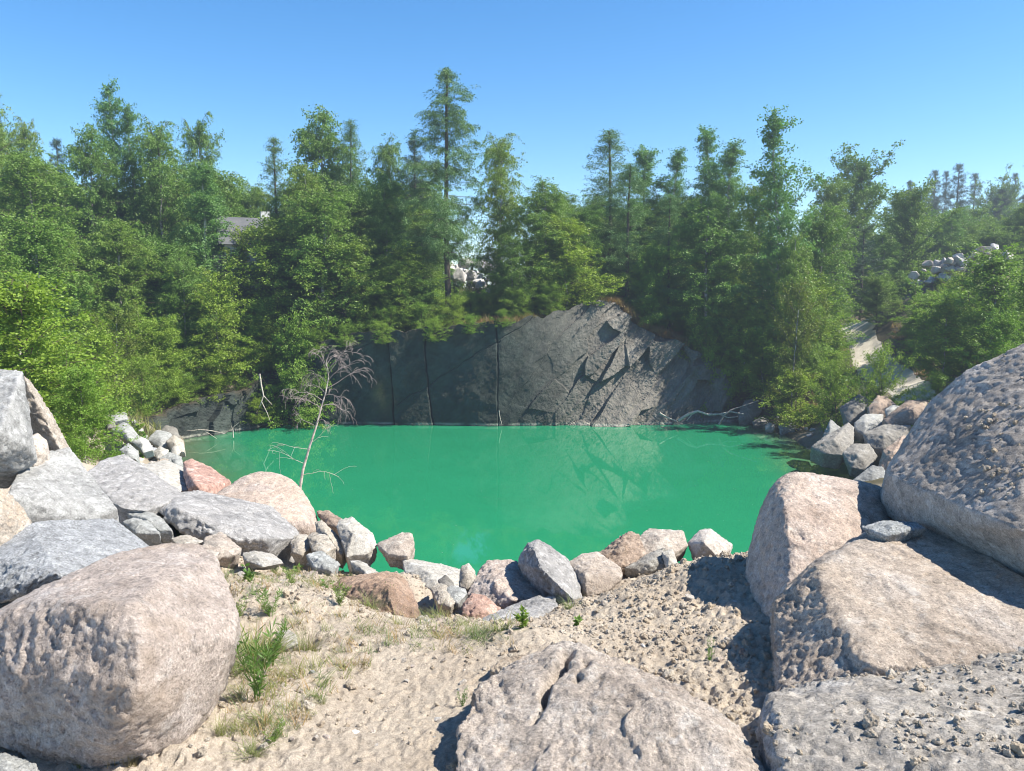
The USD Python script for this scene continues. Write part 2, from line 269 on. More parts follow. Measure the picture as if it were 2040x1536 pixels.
tag(obj('gravel_path', (pv, np.vstack([pq[:, [0, 2, 1]], pq[:, [0, 3, 2]]])), M['soil'], smooth=True, tint=np.tile([.50, .45, .37], (len(pv), 1))), 'pale gravel path climbing away between the shrubs', 'path', kind='structure')

# water
gx, gy = np.meshgrid(np.arange(-19, 16.01, .25), np.arange(8.5, 43.01, .25), indexing='ij')
keep = contains_xy(pond_poly.buffer(1.6), gx, gy)
wi = np.arange(gx.size).reshape(gx.shape)
wq = np.stack([wi[:-1, :-1], wi[1:, :-1], wi[1:, 1:], wi[:-1, 1:]], -1).reshape(-1, 4); wq = wq[keep.ravel()[wq].all(1)]
wv_ = np.stack([gx, gy, 0 * gx], -1).reshape(-1, 3)
shore = sdist(Polygon(pond + [(12.3, 60), (-15, 60)]).exterior, spoints(wv_[:, :2])) + .8 * (fbm(wv_ * .7, 3, 8) - .5)
sh = np.clip(1 - shore / 2.6, 0, 1) ** 1.3 * np.clip((np.abs(wv_[:, 0] + 0) - 6) / 4, 0, 1)
wt = np.array([.012, .172, .079]) * (1 - sh[:, None]) + np.array([.075, .11, .055]) * sh[:, None]
used, inv = np.unique(wq, return_inverse=True); wq = inv.reshape(-1, 4)
tag(obj('water', (wv_[used], wq), M['water'], smooth=True, tint=wt[used]), 'still milky turquoise water filling the quarry pit', 'water', kind='structure')

# ------------------------------------------------------------------ quarry face, split at its upright joints into slabs
rng = np.random.default_rng(11)
seg = np.r_[0, np.cumsum(np.linalg.norm(np.diff(foot, axis=0), axis=1))]
def foot_at(pxs):
    s = np.interp(pxs, foot_px[:, 0], seg)
    return np.stack([np.interp(s, seg, foot[:, k]) for k in (0, 1)], 1), s
cuts = [318, 540, 788, 862, 993, 1490]
cells = np.c_[rng.uniform(0, 45, 260), rng.uniform(-2, 9, 260)]
c_off = rng.normal(0, 1, 260); c_gx = rng.normal(0, 1, 260); c_gz = rng.normal(0, 1, 260)
def face_relief(s, z, px):
    """how far the face stands out (metres) at run s and height z"""
    ca, sa = math.cos(math.radians(48)), math.sin(math.radians(48))
    u, v = s * ca + z * sa, -s * sa + z * ca                    # u runs up the diagonal jointing
    p = np.stack([u * .55, v * 1.5], -1); cu = np.stack([cells[:, 0] * .55 * 1.0, (cells[:, 1] * 6 - 20) * 1.0], -1)
    pts = np.c_[s.ravel(), z.ravel()]
    from scipy.spatial import cKDTree
    q_ = np.c_[(pts[:, 0] * ca + pts[:, 1] * sa) * .55, (-pts[:, 0] * sa + pts[:, 1] * ca) * 1.25]
    cq = np.c_[(cells[:, 0] * ca + cells[:, 1] * sa) * .55, (-cells[:, 0] * sa + cells[:, 1] * ca) * 1.25]
    w_ = np.c_[s.ravel() * 1.3, z.ravel() * 1.3, 0 * s.ravel()]
    q_ = q_ + .25 * (np.c_[noise(w_, 71), noise(w_, 72)] - .5)
    _, k = cKDTree(cq).query(q_); k = k.reshape(s.shape)
    facet = .20 * c_off[k] + .17 * c_gx[k] * (s - cells[k, 0]) + .17 * c_gz[k] * (z - cells[k, 1])
    rough = np.clip((px - 1040 - 20 * (z - 2.5)) / 140, 0, 1) + .8 * np.clip((600 - px) / 60, 0, 1)
    rough = np.clip(rough, 0, 1)
    p3 = np.stack([s, z, 0 * s], -1)
    d3 = np.stack([u * .8, v * 5.0, 0 * s], -1)
    out = rough * (1.1 * np.tanh(facet / 1.1) * .8 + (fbm(d3, 4, 61) - .5) * .30 * np.clip((fbm(p3 * .5, 2, 64) - .3) * 4, 0.1, 1) + (fbm(p3 * 5, 4, 62) - .5) * .085 + (fbm(p3 * 14, 3, 68) - .5) * .06)
    out += (1 - rough) * ((fbm(p3 * .7, 3, 63) - .5) * .22 + (fbm(p3 * 7, 3, 65) - .5) * .04 + (fbm(d3 * .6, 4, 70) - .5) * .12)
    # inclined cracks over the smooth slabs
    for (x0, z0, x1, z1) in [(0, 0, 1, 1)]:
        cr = np.abs(z - (1.1 + (s - np.interp(800, foot_px[:, 0], seg)) * .62 + .5 * (fbm(p3 * 1.1, 4, 66) - .5)))
        out -= (1 - rough) * .07 * np.exp(-(cr / .022) ** 2) * (px > 795) * np.clip((fbm(p3 * 1.3, 2, 69) - .3) * 5, .15, 1)
        cr = np.abs(z - (2.9 + (s - np.interp(650, foot_px[:, 0], seg)) * .5 + .2 * (fbm(p3 * 1.2, 2, 67) - .5)))
        out -= (1 - rough) * .05 * np.exp(-(cr / .03) ** 2)
    return out
cliff = thing('quarry_face', label='dark jointed rock wall rising sheer from the green water', cat='cliff', kind='structure')
for a, b in zip(cuts[:-1], cuts[1:]):
    n = max(12, int((b - a) * .62)); m = 170
    pxs = np.linspace(a + .0, b - .0, n)
    base, s = foot_at(pxs)
    tz = at(pxs, np.interp(pxs, top_py[:, 0], top_py[:, 1]), np.interp(pxs, foot_px[:, 0], foot_px[:, 2]) + .8)[:, 2]
    tz = tz + .35 * (fbm(np.c_[s * 1.5, 0 * s, 0 * s], 3, 77) - .5)
    h = np.r_[np.linspace(-.12, 1, m), np.full(9, 1.0)]
    back = np.r_[np.zeros(m), np.linspace(.1, 2.6, 9)]
    S, Hh = np.meshgrid(s, h, indexing='ij'); PX = np.meshgrid(pxs, h, indexing='ij')[0]
    ZZ = Hh * tz[:, None]
    tang = np.gradient(base, axis=0); tang /= np.linalg.norm(tang, axis=1, keepdims=True); nrm = np.stack([tang[:, 1], -tang[:, 0]], 1)   # towards the water
    lean = np.interp(pxs, [300, 640, 1000, 1180, 1300, 1500], [.12, -.05, -.05, .26, .40, .36])
    out = face_relief(S, ZZ, PX) - lean[:, None] * ZZ - back[None, :] * 1.0
    k = back[None, :] > 0
    out = np.where(k, out[:, m - 1:m] * 1.0 - back[None, :], out)
    ZZ = np.where(k, ZZ - .16 * back[None, :] ** 1.5 + .25 * (fbm(np.stack([S * 1.5, back[None] * 2 + 0 * S, 0 * S], -1), 3, 78) - .5) * np.clip(back[None] * 2, 0, 1), ZZ)
    e = np.minimum((S - s[0]), (s[-1] - S)); out -= .06 * np.exp(-(e / .018) ** 2) * ~k; out += {318: 0, 540: .05, 788: .16, 862: .09, 993: 0.0}[a] * np.clip(e / .04, 0, 1) * np.clip((1000 - PX) / 60, 0, 1)
    P = np.dstack([base[:, None, 0] + nrm[:, None, 0] * out, base[:, None, 1] + nrm[:, None, 1] * out, ZZ])
    V = P.reshape(-1, 3); gi = np.arange(len(V)).reshape(P.shape[:2])
    qd = np.stack([gi[:-1, :-1], gi[1:, :-1], gi[1:, 1:], gi[:-1, 1:]], -1).reshape(-1, 4)
    def wander(c_): return np.zeros_like(ZZ[0]) if c_ in (318, 1490) else .22 * (fbm(np.c_[ZZ.mean(0) * .9, 0 * ZZ[0] + c_, 0 * ZZ[0]], 3, 91) - .5) - {788: .05, 862: .075, 540: .1}.get(c_, .01) * ZZ.mean(0)
    fr_ = ((S - s[0]) / (s[-1] - s[0])); shf = (1 - fr_) * wander(a)[None] + fr_ * wander(b)[None]
    P[..., 0] += tang[:, None, 0] * shf; P[..., 1] += tang[:, None, 1] * shf; V = P.reshape(-1, 3)
    # the slab's own sides
    ring = np.r_[gi[0, :m], gi[-1, :m]]; side = V[ring] + np.repeat(np.stack([-nrm[0], -nrm[-1]]), m, 0) @ np.array([[1, 0, 0], [0, 1, 0]]) * .5
    o = len(V); V = np.vstack([V, side]); l0, l1 = o + np.arange(m), o + m + np.arange(m)
    qd = np.vstack([qd, np.stack([gi[0, :m - 1], gi[0, 1:m], l0[1:], l0[:-1]], -1), np.stack([gi[-1, 1:m], gi[-1, :m - 1], l1[:-1], l1[1:]], -1)])
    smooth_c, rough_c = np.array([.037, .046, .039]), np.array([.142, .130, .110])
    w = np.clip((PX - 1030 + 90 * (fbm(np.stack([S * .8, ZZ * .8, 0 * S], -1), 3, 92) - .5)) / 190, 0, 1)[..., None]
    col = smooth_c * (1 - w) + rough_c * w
    p3 = np.stack([S, ZZ, 0 * S], -1)
    col = col * (.75 + .5 * fbm(p3 * np.array([1.6, .5, 1]), 3, 81))[..., None]
    uu, vv = S * math.cos(.84) + ZZ * math.sin(.84), -S * math.sin(.84) + ZZ * math.cos(.84)
    col = col * (.72 + .6 * fbm(np.stack([uu * .5, vv * 3.2, 0 * S], -1), 4, 84))[..., None] * (1 + .5 * np.clip(fbm(p3 * .9, 3, 85) - .55, 0, 1))[..., None]
    rustm = np.exp(-((PX - 768) / 17) ** 2 - ((ZZ - 1.5) / .9) ** 2)[..., None] * np.clip(fbm(p3 * 2, 3, 82) * 2.2 - .3, 0, 1)[..., None]
    col = col * (1 - rustm) + np.array([.20, .12, .06]) * rustm
    pale = (np.exp(-((ZZ - .09) / .05) ** 2) * .8 * np.clip(fbm(p3 * 1.5, 2, 83) * 2.5 - .6, 0, 1))[..., None]
    col = col * (1 - pale) + np.array([.38, .37, .31]) * pale
    soil_shade = np.clip((ZZ / tz[:, None] - .86 + .5 * (fbm(p3 * np.array([1.2, .5, 1]), 3, 86) - .5)) * 6, 0, 1)[..., None] * .85 * np.clip((1150 - PX) / 200, .25, 1)[..., None]  # dark soil and overhang shade put into the colour along the slab tops
    col = col * (1 - soil_shade) + np.array([.045, .040, .026]) * soil_shade
    dry = (np.clip(back, 0, 1)[None, :] * np.ones_like(S))[..., None]
    col = col * (1 - dry) + np.array([.19, .13, .08]) * dry
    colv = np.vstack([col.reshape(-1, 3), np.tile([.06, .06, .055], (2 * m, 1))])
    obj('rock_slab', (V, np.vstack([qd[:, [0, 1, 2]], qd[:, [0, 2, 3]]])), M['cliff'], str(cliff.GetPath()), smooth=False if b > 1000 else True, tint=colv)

# ------------------------------------------------------------------ boulders and stones
def refine(m, e):
    m = m.refine_to_length(e); g = m.to_mesh()
    return np.array(g.vert_properties[:, :3], float), np.array(g.tri_verts, int)
def laplace(v, f, it, lam=.5):
    n = len(v); e = np.vstack([f[:, [0, 1]], f[:, [1, 2]], f[:, [2, 0]]]); e = np.vstack([e, e[:, ::-1]])
    Wm = coo_matrix((np.ones(len(e)), (e[:, 0], e[:, 1])), shape=(n, n)).tocsr(); Wm.data[:] = 1
    Wm = diags(1 / np.maximum(np.asarray(Wm.sum(1)).ravel(), 1)) @ Wm
    for _ in range(it): v = v + lam * (Wm @ v - v)
    return v
def vnorm(v, f):
    n = np.zeros_like(v); c = np.cross(v[f[:, 1]] - v[f[:, 0]], v[f[:, 2]] - v[f[:, 0]])
    for k in range(3): np.add.at(n, f[:, k], c)
    return n / np.maximum(np.linalg.norm(n, axis=1, keepdims=True), 1e-12)
def hull_at(P, px, py):
    from scipy.spatial import ConvexHull
    eq = ConvexHull(P).equations; d = np.linspace(2, 12, 5000); X_ = at(px, py, d); ins = (X_ @ eq[:, :3].T + eq[:, 3] <= 0).all(1)
    return at(px, py, d[np.argmax(ins)])
def carve_at(P, px, py, w, h):
    return manifold3d.Manifold.cube([w, .12, h], True).rotate([8, 0, 12]).translate(list(map(float, hull_at(P, px, py))))
def stone_from_points(P, px_edge, rough=.5, soft=2, seed=0, carve=(), grooves=(), rough_dir=None, strata=None, clods=0):
    """a fractured block: hull of its corners, edges worn, faces roughened"""
    P = np.asarray(P, float); size = np.linalg.norm(np.ptp(P, axis=0))
    m = manifold3d.Manifold.hull_points(P.astype(np.float64))
    for c in carve: m = m - carve_at(P, *c)
    e = max(px_edge, size / 210)
    v, f = refine(m, e); v = laplace(v, f, soft)
    n = vnorm(v, f); w = np.full(len(v), rough)
    if rough_dir is not None:
        d, lo, hi = rough_dir; w = lo + (hi - lo) * np.clip((n @ (np.asarray(d, float) / np.linalg.norm(d)) - .25) * 2.5, 0, 1)
    s = 1 / size; o = seed * 7.31
    big = fbm(v * (2.4 * s) + o, 3, seed) - .5
    chip = np.minimum(fbm(v * (7 * s) + o, 3, seed + 3) - .46, 0) * 1.2
    k1 = min(1.0, size / .8)
    mid = fbm(v * max(9.0, 16 * s) + o, 3, seed + 5) - .5
    grit = fbm(v * max(40, 48 * s) + o, 3, seed + 9) - .5
    patch = .75 + .5 * np.clip((fbm(v * (5 * s) + o + 9, 2, seed + 14) - .35) * 2.5, 0, 1)
    rc = np.random.default_rng(seed + 77); ch = 0
    for sp_, am in ((.13, .30), (.055, .55), (.026, .9)):
        sp_ = max(sp_ * max(.35, min(1, size / 1.3)), 1.6 * e); m_ = max(8, min(len(v) // 3, int(1.6 * size * size / sp_ ** 2)))
        C_ = v[rc.choice(len(v), m_)] + rc.normal(0, .3 * sp_, (m_, 3)); _, kk = cKDTree(C_).query(v + .35 * sp_ * (np.stack([noise(v / sp_ * 1.3 + j * 7, seed + 30 + j) for j in range(3)], 1) - .5))
        ch = ch + am * (.16 * sp_ * rc.normal(0, 1, m_)[kk] + np.einsum('ij,ij->i', v - C_[kk], rc.normal(0, .22, (m_, 3))[kk]))
    dsp = size * (.022 * big + .020 * chip * (.3 + w)) + k1 * (w * patch * (.014 * mid + .012 * grit) + .007 * grit + .006 * (fbm(v * 75 + o, 2, seed + 11) - .5)) + (.10 + .90 * np.minimum(w, 1.3)) * patch * ch
    if strata is not None:
        dr, amp, fr = strata; t = v @ (np.asarray(dr, float) / np.linalg.norm(dr))
        dsp += amp * (fbm(np.c_[t * fr, v @ np.array([.3, .5, .2]) * fr * .18, v[:, 0] * .4], 3, seed + 15) - .5)
    for (x0, y0, x1, y1, wd, dp) in grooves:
        t_ = np.linspace(0, 1, 60); L_ = np.array([hull_at(P, x0 + (x1 - x0) * q + 5 * math.sin(q * 9), y0 + (y1 - y0) * q) for q in t_]); dist, kq = cKDTree(L_).query(v)
        dist = np.maximum(0, dist + .025 * (noise(v * 22, seed) - .5)); dsp -= dp * np.exp(-(dist / (wd * (1.25 - .8 * t_[kq]))) ** 2)
    return v + n * dsp[:, None], f
rocks = {}
def block(name, label, m, poly, d0, d1=None, inner=(), T=None, seed=None, rough=.45, soft=1, group=None, cat='boulder', sink=.25, dust=.0, edge=None, tone=1.0, **kw):
    """poly: outline corners (x, y[, distance]); d0 at its foot, d1 at its top; inner: corners of the facing sides"""
    seed = seed if seed is not None else len(rocks) * 13 + 1
    ys = [p[1] for p in poly]; y0, y1 = max(ys), min(ys); d1 = d0 * 1.1 if d1 is None else d1
    r = np.random.default_rng(seed)
    pts = [p if len(p) == 3 else (p[0], p[1], d0 + (d1 - d0) * (y0 - p[1]) / max(1, y0 - y1)) for p in poly]
    A = np.array(pts, float); S = at(A[:, 0], A[:, 1], A[:, 2]); c = S.mean(0)
    size = np.linalg.norm(np.ptp(S, axis=0)); T = .55 * size if T is None else T
    view = (S - EYE) / np.linalg.norm(S - EYE, axis=1, keepdims=True)
    back = S + view * T; bc = back.mean(0); back = bc + (back - bc) * .78
    pts3 = [S, back]
    if inner: I = np.array(inner, float); pts3.append(at(I[:, 0], I[:, 1], I[:, 2]))
    else:
        cx, cy = A[:, 0].mean(), A[:, 1].mean(); q = [cx + (A[:, 0].min() - cx) * .3 * r.uniform(-1, 1), cy + (y1 - cy) * r.uniform(.0, .45)]
        pts3.append(at([q[0]], [q[1]], [A[:, 2].mean() - .16 * size])); 
    low = S[S[:, 2] < np.quantile(S[:, 2], .45)].copy(); low[:, 2] -= sink * size; low[:, :2] += (c[:2] - low[:, :2]) * .12 + np.array([0, .12 * size])
    pts3.append(low)
    px = (edge or 2.2) * A[:, 2].min() / 788
    v, f = stone_from_points(np.vstack(pts3), px, rough, soft, seed, **kw)
    n = vnorm(v, f)
    t = np.tile(np.array([1, 1, 1.0]) * tone * (1 + .10 * (r.random() - .5)) * (1 + .05 * (r.random(3) - .5)), (len(v), 1))
    if dust:
        dm = np.clip((n[:, 2] - .45) * 3, 0, 1) * np.clip((fbm(v * 3.5, 3, seed + 40) - .5 + dust * .3) * 5, 0, 1) * min(1, dust)
        t = t * (1 - .5 * dm[:, None]) + np.array([1.12, .98, .80]) * .5 * dm[:, None]
    base = np.array([c[0], c[1], v[:, 2].min()])
    o = obj(name, (v, f), M[m], loc=base, smooth=True, tint=t); tag(o, label, cat, group)
    MESH[label] = (v, f, n)
    rocks.setdefault(name, []).append(o); rocks_all.append((v.min(0), v.max(0)))
    return o
rocks_all = []; MESH = {}
_r = np.random.default_rng(5)

# -- near left
block('boulder', 'huge tan boulder with one pitted rusty side and one smooth side, beside the green weeds', 'rust',
    [(-60, 1245, 2.86), (75, 1186, 2.86), (150, 1140, 3.1), (235, 1103, 3.4), (330, 1088, 3.6), (392, 1086, 3.62), (425, 1110, 3.5), (455, 1180, 3.3), (473, 1225, 3.15), (466, 1270, 3.05), (440, 1345, 2.98), (400, 1430, 2.92), (360, 1480, 2.86), (310, 1508, 2.8), (180, 1530, 2.72), (40, 1505, 2.76), (-160, 1450, 2.9)],
    2.6, inner=[(262, 1203, 2.70), (278, 1290, 2.58), (272, 1370, 2.54), (235, 1450, 2.58), (150, 1200, 2.72), (20, 1350, 2.70), (130, 1400, 2.63), (-160, 1290, 2.95)], T=.75, rough_dir=((-.35, -1, .0), .12, .50), soft=6, edge=1.4, strata=((.5, .3, .9), .012, 9), sink=.06)
block('boulder', 'blue grey granite block with a coarse dark broken end, wedged above the huge tan boulder', 'blue',
    [(-60, 1100, 4.2), (0, 1108, 4.15), (62, 1043, 4.5), (130, 1036, 4.8), (228, 1033, 5.1), (302, 1095, 4.7), (245, 1145, 4.1), (140, 1160, 3.85), (0, 1200, 3.8), (-60, 1190, 3.8)],
    3.9, inner=[(112, 1142, 3.78), (70, 1060, 4.4), (30, 1150, 3.85)], T=.5, rough_dir=((-.4, -1, .1), .22, 1.0), edge=1.8, sink=.05)
block('boulder', 'sandy tan boulder cut by the picture edge beside the blue grey block', 'tan',
    [(-90, 930, 4.9), (-20, 955, 4.7), (0, 975, 4.6), (38, 1002, 4.6), (62, 1046, 4.5), (20, 1087, 4.3), (0, 1115, 4.2), (-90, 1180, 4.2)], 4.2, inner=[(-10, 1040, 4.25)], T=.5, dust=.8, rough=.7, sink=.15)
block('boulder', 'broad light grey slab with a flat triangular face, leaning under the tall upright block', 'grey',
    [(14, 990, 5.1), (42, 922, 5.7), (100, 899, 6.0), (136, 892, 6.1), (168, 935, 6.0), (232, 1014, 5.6), (180, 1036, 5.4), (70, 1043, 5.2), (20, 1030, 5.1)], 5.1, inner=[(100, 985, 5.35)], T=.45, rough=.25, soft=1)
block('boulder', 'tall upright pale grey block with a flat top at the left picture edge', 'grey',
    [(-140, 730, 5.9), (-40, 738, 5.9), (44, 741, 5.8), (40, 800, 5.6), (50, 888, 5.35), (0, 907, 5.2), (-60, 920, 5.2), (-140, 900, 5.4)], 5.2, inner=[(-60, 985, 5.75), (14, 975, 5.75), (0, 860, 5.15)], T=.6, rough=.3, soft=1, sink=.1)
block('boulder', 'thin curved slab with a shaded hollow underside, leaning on the tall upright block', 'tan',
    [(46, 744, 6.2), (72, 778, 6.35), (104, 828, 6.45), (126, 868, 6.4), (142, 896, 6.3), (122, 898, 6.1), (96, 870, 6.15), (50, 868, 6.3), (40, 800, 6.2)], 6.2, inner=[(90, 830, 6.5), (60, 840, 6.7)], T=.35, rough=.6, soft=2)
block('stone', 'small tan block tucked in the hollow under the curved slab', 'tan', [(49, 872, 5.8), (75, 862, 5.9), (93, 876, 5.9), (93, 902, 5.75), (60, 915, 5.6), (48, 905, 5.6)], 5.6, cat='stone', T=.25)
block('boulder', 'wide light grey slab with white scuffs and a cracked upper face, behind the triangular slab', 'grey',
    [(174, 940, 7.3), (205, 918, 7.6), (246, 904, 7.8), (278, 928, 7.7), (372, 986, 7.1), (330, 1003, 6.7), (288, 1018, 6.5), (242, 1012, 6.5), (226, 1004, 6.6), (198, 982, 6.9)], 6.5, inner=[(285, 985, 6.8), (240, 960, 7.05)], T=.5, rough=.3, soft=1)
block('boulder', 'pale flat slab lying below the rubble bank, behind the wide grey slab', 'pale',
    [(262, 932, 9.2), (300, 922, 9.4), (345, 926, 9.4), (366, 940, 9.2), (378, 976, 8.7), (340, 980, 8.5), (280, 962, 8.7)], 8.6, T=.5, rough=.25)
block('boulder', 'reddish granite boulder with a light vein, at the water side of the grey slabs', 'red',
    [(366, 921, 9.3), (380, 914, 9.4), (420, 929, 9.3), (462, 958, 8.9), (430, 984, 8.5), (400, 980, 8.3), (374, 974, 8.5), (364, 946, 8.9)], 8.3, inner=[(392, 968, 8.25), (372, 935, 8.9)], T=.5, rough=.3, soft=1)
block('boulder', 'large rounded pinkish boulder in front of the bare sapling', 'pink',
    [(400, 1000, 7.9), (450, 968, 8.3), (488, 945, 8.6), (525, 936, 8.7), (582, 950, 8.6), (612, 986, 8.3), (632, 1028, 8.0), (632, 1050, 7.8), (622, 1062, 7.7), (575, 1056, 7.5), (480, 1040, 7.4)], 7.4, inner=[(500, 1000, 7.75), (570, 1000, 7.85), (600, 1035, 7.55)], T=.9, rough=.22, soft=45, dust=.6)
block('boulder', 'long light grey slab with a dark coarse front edge, lying before the rounded pinkish boulder', 'grey',
    [(318, 1012, 6.7), (345, 984, 7.1), (400, 977, 7.4), (452, 1004, 7.4), (542, 1009, 7.5), (597, 1060, 7.1), (592, 1072, 6.9), (535, 1087, 6.5), (470, 1076, 6.35), (350, 1050, 6.4), (325, 1032, 6.5)], 6.4, inner=[(352, 1012, 6.45), (450, 1045, 6.5), (532, 1072, 6.45)], T=.35, rough_dir=((-.3, -1, -.3), .25, .9), soft=1)
SM = [  # smaller stones of the near left bank
 ('grey stone with a rounded back in the gap under the wide grey slab', 'grey', [(248, 1022), (288, 1014), (320, 1030), (342, 1056), (318, 1058), (270, 1038)], 6.2),
 ('flat grey stone leaning in the shade of the gap, left of its rounded neighbour', 'grey', [(243, 1040), (270, 1030), (296, 1034), (298, 1052), (318, 1064), (270, 1062)], 6.0),
 ('tan pyramid-like stone in front of the long grey slab', 'pink', [(408, 1070), (440, 1059), (482, 1094), (468, 1106), (425, 1112), (404, 1102)], 5.9),
 ('dark tan overhanging stone at the water, behind the rounded boulder', 'brown', [(630, 1018), (652, 1016), (682, 1034), (676, 1052), (650, 1044)], 7.6),
 ('tall tan wedge standing between the rounded boulder and a pale block', 'tan', [(626, 1040), (640, 1034), (668, 1060), (692, 1088), (682, 1108), (652, 1090), (630, 1062)], 6.7),
 ('pale grey block with a rounded cap at the water edge', 'pale', [(670, 1050), (674, 1034), (702, 1029), (714, 1050), (745, 1064), (752, 1086), (735, 1102), (690, 1110), (680, 1078)], 6.6),
 ('pinkish flat-topped stone jutting out over the water', 'pink', [(750, 1084), (800, 1061), (821, 1064), (826, 1085), (812, 1108), (772, 1104)], 6.5),
 ('squat tan stone below the end of the long grey slab', 'tan', [(578, 1080), (588, 1066), (612, 1064), (622, 1088), (600, 1106), (582, 1100)], 6.3),
 ('tan block right of the squat stone, under the tall wedge', 'tan', [(612, 1070), (622, 1060), (650, 1066), (668, 1090), (650, 1102), (622, 1096)], 6.2),
 ('light grey stone half sunk in soil below the tan blocks', 'grey', [(610, 1106), (640, 1096), (678, 1124), (660, 1138), (624, 1130)], 5.6),
 ('narrow pale shard lying in the soil above the striped brown slab', 'pale', [(696, 1116), (715, 1116), (760, 1143), (735, 1150), (706, 1134)], 5.4),
 ('low pale slab in the soil right of the pyramid-like stone', 'pale', [(482, 1104), (505, 1098), (545, 1104), (566, 1122), (525, 1130), (490, 1118)], 5.5),
 ('low pinkish slab close behind the huge tan boulder', 'pink', [(380, 1092), (410, 1084), (440, 1094), (434, 1112), (395, 1112)], 5.2),
 ('thin flat stone lying in the weeds right of the gap', 'tan', [(340, 1072), (372, 1064), (408, 1078), (380, 1090), (350, 1086)], 5.7),
]
for lab, m, poly, d in SM: block('stone', lab, m, poly, d, d * 1.07, cat='stone', rough=.4, edge=1.8, soft=1, tone=1.0)
